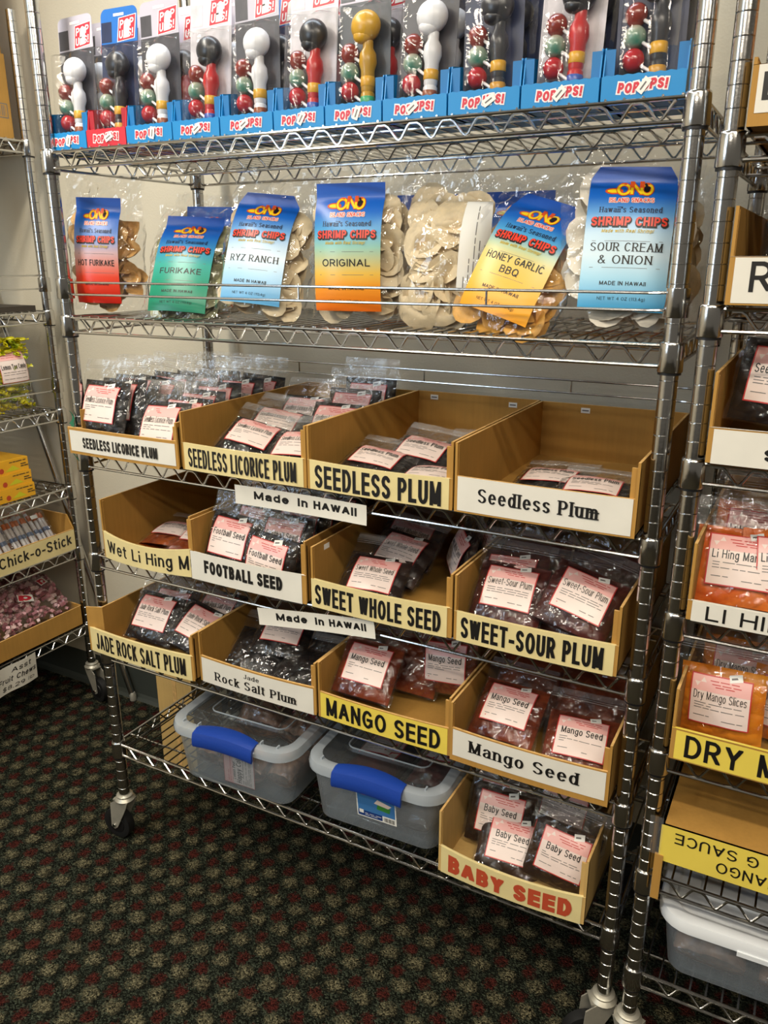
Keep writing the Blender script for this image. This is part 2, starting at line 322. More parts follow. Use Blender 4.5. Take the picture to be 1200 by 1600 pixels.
GL = {
 'A': (.72, [_L((0, 0), (.36, 1), (.72, 0)), _L((.14, .34), (.58, .34))]), 'B': (.6, [_L((0, 0), (0, 1))] + _bowl(0, .56, .53, 1) + _bowl(0, .6, 0, .53)),
 'C': (.66, [_arc(.35, .5, .35, .5, 45, 315, 18)]), 'D': (.64, [_L((0, 0), (0, 1)), _L((0, 0), (.25, 0)), _arc(.25, .5, .39, .5, -90, 90, 14), _L((.25, 1), (0, 1))]),
 'E': (.54, [_L((0, 0), (0, 1)), _L((0, 0), (.54, 0)), _L((0, .52), (.5, .52)), _L((0, 1), (.53, 1))]), 'F': (.5, [_L((0, 0), (0, 1)), _L((0, .5), (.45, .5)), _L((0, 1), (.5, 1))]),
 'G': (.7, [_arc(.35, .5, .35, .5, 45, 320, 18), _L((.4, .48), (.68, .48), (.68, .16))]), 'H': (.62, [_L((0, 0), (0, 1)), _L((.62, 0), (.62, 1)), _L((0, .52), (.62, .52))]),
 'I': (.0, [_L((0, 0), (0, 1))]), 'J': (.42, [_L((.42, 1), (.42, .25)), _arc(.21, .22, .21, .22, 0, -170, 8)]), 'K': (.62, [_L((0, 0), (0, 1)), _L((.6, 1), (0, .38)), _L((.2, .58), (.62, 0))]),
 'L': (.48, [_L((0, 1), (0, 0)), _L((0, 0), (.48, 0))]), 'M': (.76, [_L((0, 0), (0, 1)), _L((0, 1), (.38, .02)), _L((.38, .02), (.76, 1)), _L((.76, 1), (.76, 0))]), 'N': (.62, [_L((0, 0), (0, 1)), _L((0, 1), (.62, 0)), _L((.62, 0), (.62, 1))]),
 'O': (.74, O360(.74, 1)), 'P': (.57, [_L((0, 0), (0, 1))] + _bowl(0, .57, .45, 1)), 'Q': (.74, O360(.74, 1) + [_L((.45, .25), (.74, -.06))]), 'R': (.62, [_L((0, 0), (0, 1)), _L((.3, .47), (.62, 0))] + _bowl(0, .58, .47, 1)),
 'S': (.58, _S(.58, 1)), 'T': (.6, [_L((0, 1), (.6, 1)), _L((.3, 1), (.3, 0))]), 'U': (.62, [_L((0, 1), (0, .32)), _arc(.31, .31, .31, .31, 180, 360, 10), _L((.62, .32), (.62, 1))]),
 'V': (.68, [_L((0, 1), (.34, 0), (.68, 1))]), 'W': (.98, [_L((0, 1), (.24, 0), (.49, 1), (.74, 0), (.98, 1))]), 'Y': (.66, [_L((0, 1), (.33, .45), (.66, 1)), _L((.33, .45), (.33, 0))]), 'Z': (.58, [_L((0, 1), (.58, 1)), _L((.58, 1), (0, 0)), _L((0, 0), (.58, 0))]),
 'a': (.46, [_L((.46, .5), (.46, 0)), ('c', [(.46, .5), (.42, .66), (.28, XH), (.12, XH * .95), (.02, .56)]), ('c', [(.46, .42), (.3, .42), (.1, .36), (0, .2), (.06, .04), (.2, 0), (.36, .06), (.46, .2)])]),
 'b': (.48, [_L((0, 0), (0, 1))] + _bowl(0, .48, 0, XH, True)), 'c': (.44, [_arc(.25, XH / 2, .25, XH / 2, 50, 310, 14)]), 'd': (.48, [_L((.48, 0), (.48, 1))] + _bowl(0, .48, 0, XH, True)),
 'e': (.49, [_L((0, XH * .52), (.49, XH * .52)), _arc(.245, XH / 2, .245, XH / 2, 5, 318, 16)]), 'f': (.3, [_L((.1, 0), (.1, .82)), _arc(.26, .83, .16, .17, 180, 80, 5), _L((0, XH), (.28, XH))]),
 'g': (.48, [_L((.48, XH), (.48, -.08))] + _bowl(0, .48, .02, XH, True) + [_arc(.24, -.06, .24, .22, 0, -155, 8)]), 'h': (.46, [_L((0, 0), (0, 1)), _arc(.23, .46, .23, XH - .46, 180, 0, 8), _L((.46, .46), (.46, 0))]),
 'i': (.0, [_L((0, 0), (0, .64)), _L((0, .98), (0, 1))]), 'k': (.44, [_L((0, 0), (0, 1)), _L((.42, XH), (0, .28)), _L((.15, .42), (.44, 0))]), 'l': (.0, [_L((0, 0), (0, 1))]),
 'm': (.78, [_L((0, 0), (0, XH)), _arc(.195, .48, .195, XH - .48, 180, 0, 7), _L((.39, .48), (.39, 0)), _arc(.585, .48, .195, XH - .48, 180, 0, 7), _L((.78, .48), (.78, 0))]),
 'n': (.46, [_L((0, 0), (0, XH)), _arc(.23, .46, .23, XH - .46, 180, 0, 8), _L((.46, .46), (.46, 0))]), 'o': (.5, O360(.5, XH)), 'p': (.48, [_L((0, -.28), (0, XH))] + _bowl(0, .48, 0, XH, True)),
 'r': (.27, [_L((0, 0), (0, XH)), _arc(.25, .4, .25, XH - .4, 180, 85, 6)]), 's': (.42, _S(.42, XH)), 't': (.28, [_L((.11, .95), (.11, .16)), _arc(.25, .15, .14, .15, 180, 275, 5), _L((0, XH), (.27, XH))]),
 'u': (.46, [_L((0, XH), (0, .27)), _arc(.23, .27, .23, .27, 180, 360, 8), _L((.46, XH), (.46, 0))]), 'w': (.72, [_L((0, XH), (.18, 0), (.36, XH), (.54, 0), (.72, XH))]), 'y': (.48, [_L((0, XH), (.25, 0)), _L((.48, XH), (.2, -.16), (.04, -.27))]),
 '-': (.28, [_L((0, .36), (.28, .36))]), "'": (.0, [_L((0, .75), (0, 1))]), '!': (.0, [_L((0, .42), (0, 1)), _L((0, 0), (0, .02))]), '.': (.0, [_L((0, 0), (0, .04))]), '$': (.56, _S(.56, 1) + [_L((.28, -.12), (.28, 1.12))]),
 '&': (.7, [('c', [(.7, 0), (.35, .45), (.16, .76), (.2, .95), (.33, 1), (.46, .92), (.45, .76), (.2, .52), (.03, .34), (0, .18), (.1, .04), (.27, 0), (.48, .12), (.64, .42)])]),
 '(': (.2, [_arc(.4, .42, .4, .62, 125, 235, 7)]), ')': (.2, [_arc(-.2, .42, .4, .62, 55, -55, 7)]),
 '0': (.56, O360(.56, 1)), '1': (.2, [_L((0, .78), (.2, 1), (.2, 0))]), '2': (.54, [_arc(.27, .72, .27, .28, 165, -25, 9), _L((.52, .6), (0, 0)), _L((0, 0), (.54, 0))]), '3': (.54, [_arc(.26, .75, .25, .25, 155, -90, 9), _arc(.26, .26, .28, .26, 90, -155, 9)]),
 '4': (.58, [_L((.42, 0), (.42, 1)), _L((.42, 1), (0, .28)), _L((0, .28), (.58, .28))]), '8': (.54, [_arc(.27, .76, .24, .24, 0, 360, 14), _arc(.27, .27, .27, .27, 0, 360, 14)]), '9': (.54, [_arc(.27, .7, .27, .3, 0, 360, 14), _arc(.16, .6, .38, .6, 5, -75, 7)]),
}
def _hull(pts):
    pts = sorted(set((round(x, 5), round(y, 5)) for x, y in pts))
    if len(pts) < 3: return pts
    def half(ps):
        h = []
        for p in ps:
            while len(h) > 1 and (h[-1][0] - h[-2][0]) * (p[1] - h[-2][1]) - (h[-1][1] - h[-2][1]) * (p[0] - h[-2][0]) <= 0: h.pop()
            h.append(p)
        return h[:-1]
    return half(pts) + half(pts[::-1])
_tc = {}
def glyphs(s, weight, sx, serif, grow=0.):
    """flat lettering, capitals 1 high, squeezed to sx of its natural width but keeping its stem weight"""
    key = (s, weight, round(sx, 2), serif, grow)
    if key in _tc: return _tc[key]
    pw = weight * (1.15 if serif else 1) / 2; ph = weight * (.5 if serif else .92) / 2 if serif else weight * .9 / 2
    q_ = .62 + .38 * min(1.15, sx); pw *= q_; V = []; F = []; x = 0; gap = (.17 if not serif else .2) * sx
    rect = [(-pw - grow, -ph - grow), (pw + grow, -ph - grow), (pw + grow, ph + grow), (-pw - grow, ph + grow)]
    ell = [((pw + grow) * math.cos(a), (ph + grow) * math.sin(a)) for a in lins(0, 2 * P, 10)[:-1]]
    def put(poly):
        h = _hull(poly); o = len(V)
        if len(h) > 2: V.extend(h); F.append(tuple(range(o, o + len(h))))
    for ch in s:
        if ch == ' ': x += .42 * sx + pw; continue
        w, st = GL[ch]; wide = w * sx
        yy = lambda y: y + ph * (1 - 2 * max(0, min(1, y)))
        for kind, pts in st:
            q = [(x + pw + a * sx, yy(b_)) for a, b_ in pts]
            for (xa, ya), (xb, yb) in zip(q, q[1:]):
                thick = 1.
                if serif and kind == 'l' and xb > xa + .02 and abs(yb - ya) > .3 and ch not in 'V': thick = 1.
                pen = rect if kind == 'l' and (abs(xa - xb) < 1e-4 or abs(ya - yb) < 1e-4) else ell if kind == 'c' else [(a * thick, b_ * .4) for a, b_ in rect]
                put([(xa + a, ya + b_) for a, b_ in pen] + [(xb + a, yb + b_) for a, b_ in pen])
            if serif and kind == 'l':
                for k in (0, -1):
                    px, py = q[k]; ox, oy = q[1 if k == 0 else -2]
                    if abs(ox - px) < abs(oy - py) and (py < .2 or py > .6 or ch in 'Mm'):
                        e = pw + .085 * min(1, sx + .2); put([(px - e, py - ph * .8), (px + e, py - ph * .8), (px + e, py + ph * .8), (px - e, py + ph * .8)])
        x += wide + 2 * pw + gap
    x0 = min(p[0] for p in V); V = [(a - x0, b_) for a, b_ in V]
    _tc[key] = (V, F, max(p[0] for p in V)); return _tc[key]
def text(mb, fn, s, x0, x1, z, cap, mat, off=.012, bold=.02, serif=False, shear=0., slope=0., grow=0.):
    """write s on the surface fn(x, z, offset) from x0 to x1, baseline z, capitals cap high"""
    weight = .115 + bold * 1.9
    _, _, w = glyphs(s, weight, 1., serif); target = (x1 - x0) / cap; sx = target / w
    for _i in range(4):
        v, f, w = glyphs(s, weight, sx, serif); sx *= target / w
    v, f, w2 = glyphs(s, weight, sx, serif, grow); kx = target / w * cap
    out = [None] * len(v)
    for n_, q in enumerate(f):      # every pen stroke lies a hair above the one before
        for i in q: a, b_ = v[i]; out[i] = fn(x0 + (a - grow) * kx + shear * b_ * cap, z + b_ * cap + slope * a * kx, off + n_ * .00025)
    mb.add(out, f, mat)
def patch(mb, fn, x0, x1, z0, z1, mat, off, nx=6, nz=4, colfn=None):
    mb.grid(lambda u, v: fn(u, v, off), lins(x0, x1, nx), lins(z0, z1, nz), mat, colfn)
def flat(x, z, off): return (x, -off, z)

# ---------------------------------------------------------------- the room
WALL = plain('painted_wall', '#d3c9b2', .75, noise=.03, nscale=5, bump=.08, bscale=220)
CEILM = plain('ceiling_paint', '#d8d4c8', .9)
COVE = plain('vinyl_cove_base', '#3a3e38', .5, noise=.08, nscale=8)
def struct(name, mb, loc=(0, 0, 0)): return tag(mb.build(name, None, loc, smooth=False), kind='structure')
b = MB(); b.box(-48, 170, -190, 20, -10.4, -9.4, carpet_mat()); struct('floor', b)
b = MB(); b.box(-48, 170, 20, 24, -9.4, 88, WALL); struct('wall_back', b)
b = MB(); b.box(-48, -44, -190, 20, -9.4, 88, WALL); struct('wall_left', b)
b = MB(); b.box(-48, 170, -190, 24, 88, 90, CEILM); struct('ceiling', b)
b = MB()
prof = [(20, -5.0), (19.88, -5.0), (19.88, -8.7), (19.7, -9.15), (19.25, -9.4), (20, -9.4)]
for (y0, z0), (y1, z1) in zip(prof, prof[1:]):
    b.add([(-44, y0, z0), (48 + 90, y0, z0), (48 + 90, y1, z1), (-44, y1, z1)], [(0, 1, 2, 3)], COVE)
struct('baseboard_back', b)

# ---------------------------------------------------------------- wire shelving
def wave(x0, x1, zl, zh, per=2.05):
    n = max(1, round((x1 - x0) / per)); p = (x1 - x0) / n; pts = []
    for i in range(n):
        a = x0 + i * p
        for t, h in ((.0, 1), (.22, 1), (.33, .85), (.58, .12), (.66, 0), (.74, .12), (.93, .85)): pts.append((a + t * p, zl + (zh - zl) * h))
    pts.append((x1, zh)); return pts
def shelf_mesh(L, D):
    """one wire shelf, its collars' lower edge at z = 0"""
    m = MB(); zl, zh = .28, 1.38; wy = .1
    for y, full in ((-.18, 1), (D + .18, 1)):
        m.tube([(.6, y, zh), (L - .6, y, zh)], .115, CHROME, 8); m.tube([(.6, y, zl), (L - .6, y, zl)], .115, CHROME, 8)
        m.tube([(x, y, z) for x, z in wave(1, L - 1, zl + .12, zh - .12)], .085, CHROME, 6)
    for x in (-.18, L + .18):
        m.tube([(x, .6, zh), (x, D - .6, zh)], .115, CHROME, 8); m.tube([(x, .6, zl), (x, D - .6, zl)], .115, CHROME, 8)
        m.tube([(x, y, z) for y, z in wave(1, D - 1, zl + .12, zh - .12)], .085, CHROME, 6)
    for y in (1.75, D / 2, D - 1.75): m.tube([(-.15, y, zh - .14), (L + .15, y, zh - .14)], .09, CHROME, 6)
    m.tube([(0, D / 2, zl), (L, D / 2, zl)], .1, CHROME, 6); m.tube([(x, D / 2, z) for x, z in wave(.3, L - .3, zl + .1, zh - .25)], .08, CHROME, 5)
    n = round((L - 1.4) / .95)
    for i in range(n + 1):
        x = .7 + (L - 1.4) * i / n; m.tube([(x, -.2, zh + .14), (x, D + .2, zh + .14)], .072, CHROME, 6)
    return m
def collar_mesh():
    m = MB(); m.lathe([(.52, -.14), (.62, -.14), (.62, 0.02), (.52, .02)], (0, 0, 0), BLACKP, 20)
    m.lathe([(.53, 0), (.66, 0), (.68, .05), (.64, 1.45), (.62, 1.56), (.58, 1.6), (.53, 1.6)], (0, 0, 0), CHROME, 24)
    return m
def post_mesh(z0, z1):
    m = MB(); pr = [(.3, z0), (.5, z0)]; z = z0 + .75
    while z < z1 - .3:
        pr += [(.5, z - .035), (.462, z), (.5, z + .035)]; z += 1.0
    pr += [(.5, z1 - .05), (.45, z1), (.05, z1)]
    m.lathe(pr, (0, 0, 0), CHROME, 24); return m
def ledge_mesh(L, y, zs, xs):
    m = MB()
    for z in zs: m.tube([(.55, 0, z), (1.3, y, z), (2, y, z), (L - 2, y, z), (L - 1.3, y, z), (L - .55, 0, z)], .085, CHROME, 7)
    for x in xs: m.tube([(x, y, zs[0]), (x, y, zs[1])], .07, CHROME, 6)
    return m
def rack(name, label, loc, rotz, L, D, shelves, ztop, ledges, wheeldir, zpost=-4.2):
    t = thing(name, label, 'shelving rack', (loc[0], loc[1], -ZF), rotz)
    corners = ((0, 0), (L, 0), (0, D), (L, D))
    cm = None; sm = None
    for z in shelves:
        if sm is None: s = sm = shelf_mesh(L, D).build('wire_shelf', t, (0, 0, z + ZF))
        else: s = sm.copy(); COL.objects.link(s); s.parent = t; s.location = Vector((0, 0, z + ZF)) * I
        for x, y in corners:
            if cm is None: c = cm = collar_mesh().build('collar', s, (x, y, 0))
            else: c = cm.copy(); COL.objects.link(c); c.parent = s; c.location = Vector((x, y, 0)) * I
    pm = None; km = None
    for i, (x, y) in enumerate(corners):
        if pm is None: p_ = pm = post_mesh(zpost + ZF, ztop + ZF).build('post', t, (x, y, 0), sharp=.5)
        else: p_ = pm.copy(); COL.objects.link(p_); p_.parent = t; p_.location = Vector((x, y, 0)) * I
        # swivel caster: plate and fork, then the wheel
        a = wheeldir[i]
        f = MB(); zp = zpost + ZF
        f.lathe([(.2, zp - .75), (.85, zp - .72), (.95, zp - .55), (.8, zp - .38), (.72, zp - .3), (.78, zp - .12), (.62, zp), (.2, zp + .02)], (0, 0, 0), STEEL, 20)
        for sy in (-.62, .62):
            f.add([(px, sy + dy, pz) for dy in (-.05, .05) for px, pz in ((-.55, zp - .6), (.8, zp - .6), (.55, zp - 1.3), (-.72, zp - 3.75), (-1.1, zp - 4.05), (-1.5, zp - 3.8), (-1.35, zp - 1.2))],
                  [(0, 1, 2, 3, 4, 5, 6), (13, 12, 11, 10, 9, 8, 7)] + [(k, 7 + k, 7 + (k + 1) % 7, (k + 1) % 7) for k in range(7)], STEEL)
        f.box(-1.0, .7, -.62, .62, zp - .75, zp - .6, STEEL)
        f.tube([(-1.1, -.8, zp - 3.62), (-1.1, .8, zp - 3.62)], .17, CHROME, 10)
        fo = f.build('caster', t, (x, y, 0), (0, 0, a))
        w = MB(); w.lathe([(.3, -.42), (1.0, -.42), (1.3, -.46), (1.56, -.4), (1.58, 0), (1.56, .4), (1.3, .46), (1.0, .42), (.3, .42)], (0, 0, 0), RUBBER, 28, 'y')
        w.lathe([(.05, -.5), (.95, -.46), (1.0, -.36), (1.0, .36), (.95, .46), (.05, .5)], (0, 0, 0), BLACKP, 20, 'y')
        w.build('wheel', fo, (-1.1, 0, 1.58))
    for y, sgn, zs, xs in ledges:
        lm = ledge_mesh(L, -.45 * sgn, [z + ZF for z in zs], xs).build('side_ledge', t, (0, y, 0))
        for x in (0, L):
            c = MB(); c.lathe([(.53, 0), (.64, 0), (.66, .05), (.64, 1.5), (.53, 1.52)], (0, 0, 0), CHROME, 24)
            c.build('ledge_collar', lm, (x, 0, zs[1] + ZF - .35))
    return t
rack('wire_shelving_rack', 'tall chrome wire shelving rack in the middle, holding the shrimp chips and seed bins', (0, 0), 0, 46, 16.4,
     [51, 39, 28, 19, 10, 0], 70, [(0, 1, (43.1, 42.2), (9.2, 22.4, 35.5)), (16.4, -1, (35.7, 34.7), (10.4, 23.3, 36.1))], (.05, .5, .4, .3))
rack('wire_shelving_rack', 'chrome wire shelving rack at the left edge with the chew bags and yellow candy', (-23.4, 17.3 - 34), P / 2, 34, 16.4,
     [55.1, 37.8, 26.8, 17.6, 9.9, -.3], 68.6, [(0, 1, (43.1, 41.7), (11, 23)), (0, 1, (32.0, 30.6), (11, 23))], (1.2, 1.4, .4, 2.2))
rack('wire_shelving_rack', 'chrome wire shelving rack at the right edge with the mango bins and white lidded box', (47.85, -.7), 0, 34, 16.4,
     [49, 41, 33, 24, 15, 6.1, -1.9], 70, [], (2.8, 1.4, 3.4, 2.2))

m = MB(); m.tube([(-35, 19.2, 41), (-18.75, 19.15, -8.9)], .36, CHROME, 14); m.lathe([(.1, -9.4), (.42, -9.4), (.44, -8.6), (.3, -8.3)], (-18.7, 19.15, 0), STEEL, 14)
tag(m.build('metal_pole', None, (0, 0, 0)), 'bare metal pole leaning against the wall behind the racks', 'pole')
m = MB(); m.box(-6.1, -1.1, 11.3, 15.9, -9.4, 3, CARDL); m.box(-3.8, -3.3, 11.27, 11.3, -9.3, 3, EDGE)
tag(m.build('cardboard_box', None, (0, 0, 0), smooth=False), 'tan cardboard box standing on the carpet behind the bottom shelf', 'box')
m = MB()
rnd = random.Random(5)
for k in range(5):
    q = [(-.55 + .35 * math.sin(k + j * .7) , -.62 - .08 * (k % 2), 33.0 - k * .75 - j * .22) for j in range(6)]
    for a_, b_ in zip(q, q[1:]): m.add([a_, b_, (b_[0] + .3, b_[1] - .05, b_[2] - .1), (a_[0] + .3, a_[1] - .05, a_[2] - .1)], [(0, 1, 2, 3)], plain('green_ribbon', '#1f6a4c', .45) if k == 0 and a_ is q[0] else m.mats[0])
tag(m.build('ribbon', None, (0, 0, 0)), 'green curled ribbon hanging on the post beside the first licorice bin', 'ribbon')

# ---------------------------------------------------------------- cardboard bins
def bin_box(label, X0, X1, Yf, deck, h, lip, d, bow=.15, dip=.12, card=None, wing=0., wing_h=0., paper=None, texts=(), pz=(.05, .95), px=(.02, .98), stickers=(), group=None, wrap=0., name='cardboard_bin', skew=0.):
    card = card or CARD; w = X1 - X0; T = .16
    t = thing(name, label, 'bin', ((X0 + X1) / 2, Yf, deck), skew, group)
    m = MB(); hw = w / 2
    def front(x, z, off=0.):
        q = max(0, min(1, (x + hw) / w)); s = 4 * q * (1 - q)
        return (x, -bow * s - off, z - dip * s * (z / lip))
    m.box(-hw + wing, hw, 0.05, d, 0.02, T, card)
    m.box(hw - T, hw, .0, d, .02, h, card, EDGE)
    m.box(-hw + wing, hw, d - T, d, .02, h, card, EDGE)
    if wing:
        a = [(-hw, 0), (-hw + wing, .55), (-hw + wing, d), (-hw + wing + T, d), (-hw + wing + T, .5), (-hw + .1, -.06)]
        if wing_h:
            m.prism([a[1], a[2], a[3], a[4]], .02, h, card, EDGE); m.prism([a[0], a[1], a[4], a[5]], .02, wing_h, card, EDGE)
        else: m.prism(a, .02, h, card, EDGE)
    else: m.box(-hw, -hw + T, .0, d, .02, h, card, EDGE)
    # folded tabs at the two front corners
    for s in (-1, 1):
        if wing and s < 0: continue
        x = s * hw; tw_ = .2 if s < 0 else .5; m.box(min(x, x - s * tw_), max(x, x - s * tw_), .16, .3, .02, h - .15 if s < 0 else h - .35, card, EDGE)
    us = lins(-hw, hw, 14)
    m.grid(lambda u, v: front(u, v, 0), us, (0.02, lip), card)
    m.grid(lambda u, v: (front(u, v)[0], front(u, v)[1] + T, front(u, v)[2]), us, (0.02, lip), card)
    m.grid(lambda u, v: (front(u, lip)[0], front(u, lip)[1] + v, front(u, lip)[2]), us, (0, T), EDGE)
    m.build('bin_body', t, smooth=False)
    if paper:
        p = MB(); x0 = -hw + w * px[0]; x1 = -hw + w * px[1]
        patch(p, front, x0, x1, lip * pz[0], lip * pz[1], paper, .03, 14, 2)
        if wrap: p.grid(lambda u, v: (front(u, lip)[0], front(u, lip)[1] - .03 + v * (T + .05), front(u, lip)[2] + .012 - (.012 if v in (0, 1) else 0)), us, (0, .5, 1), paper)
        for s, a, b_, z, cap, mat, kw in texts: text(p, front, s, x0 + (x1 - x0) * a, x0 + (x1 - x0) * b_, lip * z, lip * cap, mat, .045, **kw)
        p.build('paper_label', t)
    for sx, sz, on in stickers:
        p = MB()
        if on == 'back': p.box(sx - .35, sx + .35, d - T - .02, d - T, sz - .2, sz + .2, STICKER); p.box(sx - .25, sx + .25, d - T - .03, d - T - .02, sz - .05, sz + .05, INKGREY)
        else: p.box(-hw + T, -hw + T + .02, sx - .35, sx + .35, sz - .2, sz + .2, STICKER)
        p.build('price_sticker', t)
    return t
B_ = dict(bold=.022); HV = dict(bold=.04); SE = dict(bold=.036, serif=True); SLAB = dict(bold=.1)
G = 'cardboard seed bins'
D1 = 29.6; D2 = 20.6; D3 = 11.6
bin_box('white-labelled SEEDLESS LICORICE PLUM bin at the left end of its shelf', -.2, 11.55, -1.25, D1, 3.6, 2.2, 17, .12, 0, wing=1.05, wing_h=2.15, paper=PAPER, pz=(.12, .9), texts=[('SEEDLESS LICORICE PLUM', .13, .86, .28, .4, INK, dict(bold=.06))], group=G)
bin_box('cream-labelled SEEDLESS LICORICE PLUM bin, second on its shelf', 11.68, 22.9, -.95, D1, 4.4, 2.1, 17.2, .15, .05, paper=CREAM, pz=(.02, 1.0), wrap=1, texts=[('SEEDLESS LICORICE PLUM', .04, .95, .15, .7, INK, B_)], group=G)
bin_box('cream-labelled SEEDLESS PLUM bin in capital letters, mostly empty', 23.0, 33.9, -.95, D1, 4.45, 2.1, 17.2, .15, .1, paper=CREAM, pz=(.02, 1.0), wrap=1, texts=[('SEEDLESS PLUM', .04, .96, .1, .78, INK, HV)], stickers=[(-3.8, 4.0, 'back'), (3.2, 3.9, 'back')], group=G)
bin_box('white-labelled Seedless Plum bin in small letters, at the right end', 34.05, 45.2, -1.0, D1, 4.45, 2.35, 17, .1, 0, paper=PAPER, pz=(.06, 1.0), texts=[('Seedless Plum', .13, .83, .36, .38, INK, SE)], stickers=[(-2.0, 4.0, 'back')], group=G)
bin_box('Wet Li Hing Mui bin with cream label below the licorice plum bins', 1.75, 11.6, -.6, D2, 5.1, 2.4, 16.4, .55, .45, paper=CREAM, pz=(0, 1.0), wrap=1, texts=[('Wet Li Hing Mui', .05, 1.1, .26, .52, INK, B_)], group=G)
bin_box('FOOTBALL SEED bin with white paper hanging over its front', 11.65, 22.45, -.75, D2, 4.9, 2.3, 16.6, .1, .1, paper=PAPER, pz=(.0, 1.03), px=(-.01, .965), wrap=1, texts=[('FOOTBALL SEED', .13, .84, .32, .48, INK, dict(bold=.08))], group=G)
bin_box('cream-labelled SWEET WHOLE SEED bin, third on its shelf', 22.9, 34.0, -.75, D2, 4.6, 2.2, 16.6, .15, .1, paper=CREAM, pz=(0, 1), wrap=1, px=(0, .97), texts=[('SWEET WHOLE SEED', .03, .96, .14, .7, INK, HV)], stickers=[(1.9, 4.1, 'side')], group=G)
bin_box('cream-labelled SWEET-SOUR PLUM bin beside the right post', 34.15, 44.9, -.75, D2, 4.6, 2.1, 16.6, .1, .05, paper=CREAM, pz=(0, 1), wrap=1, texts=[('SWEET-SOUR PLUM', .03, .94, .14, .72, INK, HV)], group=G)
bin_box('JADE ROCK SALT PLUM bin with capital letters, at the left end', -.55, 11.5, -1.35, D3, 4.2, 2.3, 17, .2, .12, wing=1.3, paper=CREAM, pz=(0, 1), wrap=1, texts=[('JADE ROCK SALT PLUM', .06, .95, .16, .7, INK, B_)], group=G)
bin_box('white-labelled Jade Rock Salt Plum bin in small letters', 11.75, 23.1, -.9, D3, 4.4, 2.35, 16.8, .12, .1, paper=PAPER, pz=(.0, .95), texts=[('Jade', .4, .54, .64, .17, INK, SE), ('Rock Salt Plum', .12, .86, .2, .33, INK, SE)], group=G)
bin_box('bright yellow-labelled MANGO SEED bin in capital letters', 23.3, 34.2, -.9, D3, 4.6, 2.2, 16.8, .1, .08, paper=YELLOW, pz=(.02, .98), texts=[('MANGO SEED', .05, .95, .15, .7, INK, HV)], group=G)
bin_box('white-labelled Mango Seed bin in small letters beside the right post', 34.3, 45.2, -1.2, D3, 4.5, 2.6, 17, .12, .1, paper=PAPER, pz=(.18, .97), texts=[('Mango Seed', .11, .85, .42, .36, INK, SE)], group=G)
bin_box('BABY SEED bin with red letters on the bottom shelf', 33.5, 44.35, -.9, 1.6, 5.2, 2.3, 15.5, .3, .3, card=CARDL, paper=CREAM, pz=(.0, 1.0), wrap=1, texts=[('BABY SEED', .06, .94, .14, .68, INKRED, SLAB)], group=G)

def sign(label, x0, x1, z0, z1, y, rot, s, a, b_, zz, cap, curl=.25):
    w = x1 - x0; h = z1 - z0; m = MB()
    fn = lambda x, z, off: (x, -off - curl * (2 * x / w) ** 2 * .6 - .15 * (z / h - .5) ** 2, z)
    m.grid(lambda u, v: fn(u, v, 0), lins(-w / 2, w / 2, 10), lins(0, h, 3), PAPER); m.grid(lambda u, v: fn(u, v, -.02), lins(-w / 2, w / 2, 10), lins(0, h, 3), PAPER)
    for t_, q0, q1 in s: text(m, fn, t_, -w / 2 + w * q0, -w / 2 + w * q1, h * zz, h * cap, INK, .012, bold=.085)
    return tag(m.build('paper_sign', None, ((x0 + x1) / 2, y, z0), (0, rot, 0)), label, 'sign', 'Made in HAWAII signs')
sign('Made in HAWAII sign on the shelf above the FOOTBALL SEED bin', 16.3, 27.5, 27.5, 28.95, -.5, 0, [('Made', .15, .42), ('in', .49, .565), ('HAWAII', .61, .93)], 0, 0, .36, .42)
sign('Made in HAWAII sign on the shelf edge above the Jade Rock Salt Plum bin', 17.9, 28.2, 18.55, 19.95, -.5, -.115, [('Made', .16, .43), ('in', .5, .575), ('HAWAII', .62, .93)], 0, 0, .34, .42)

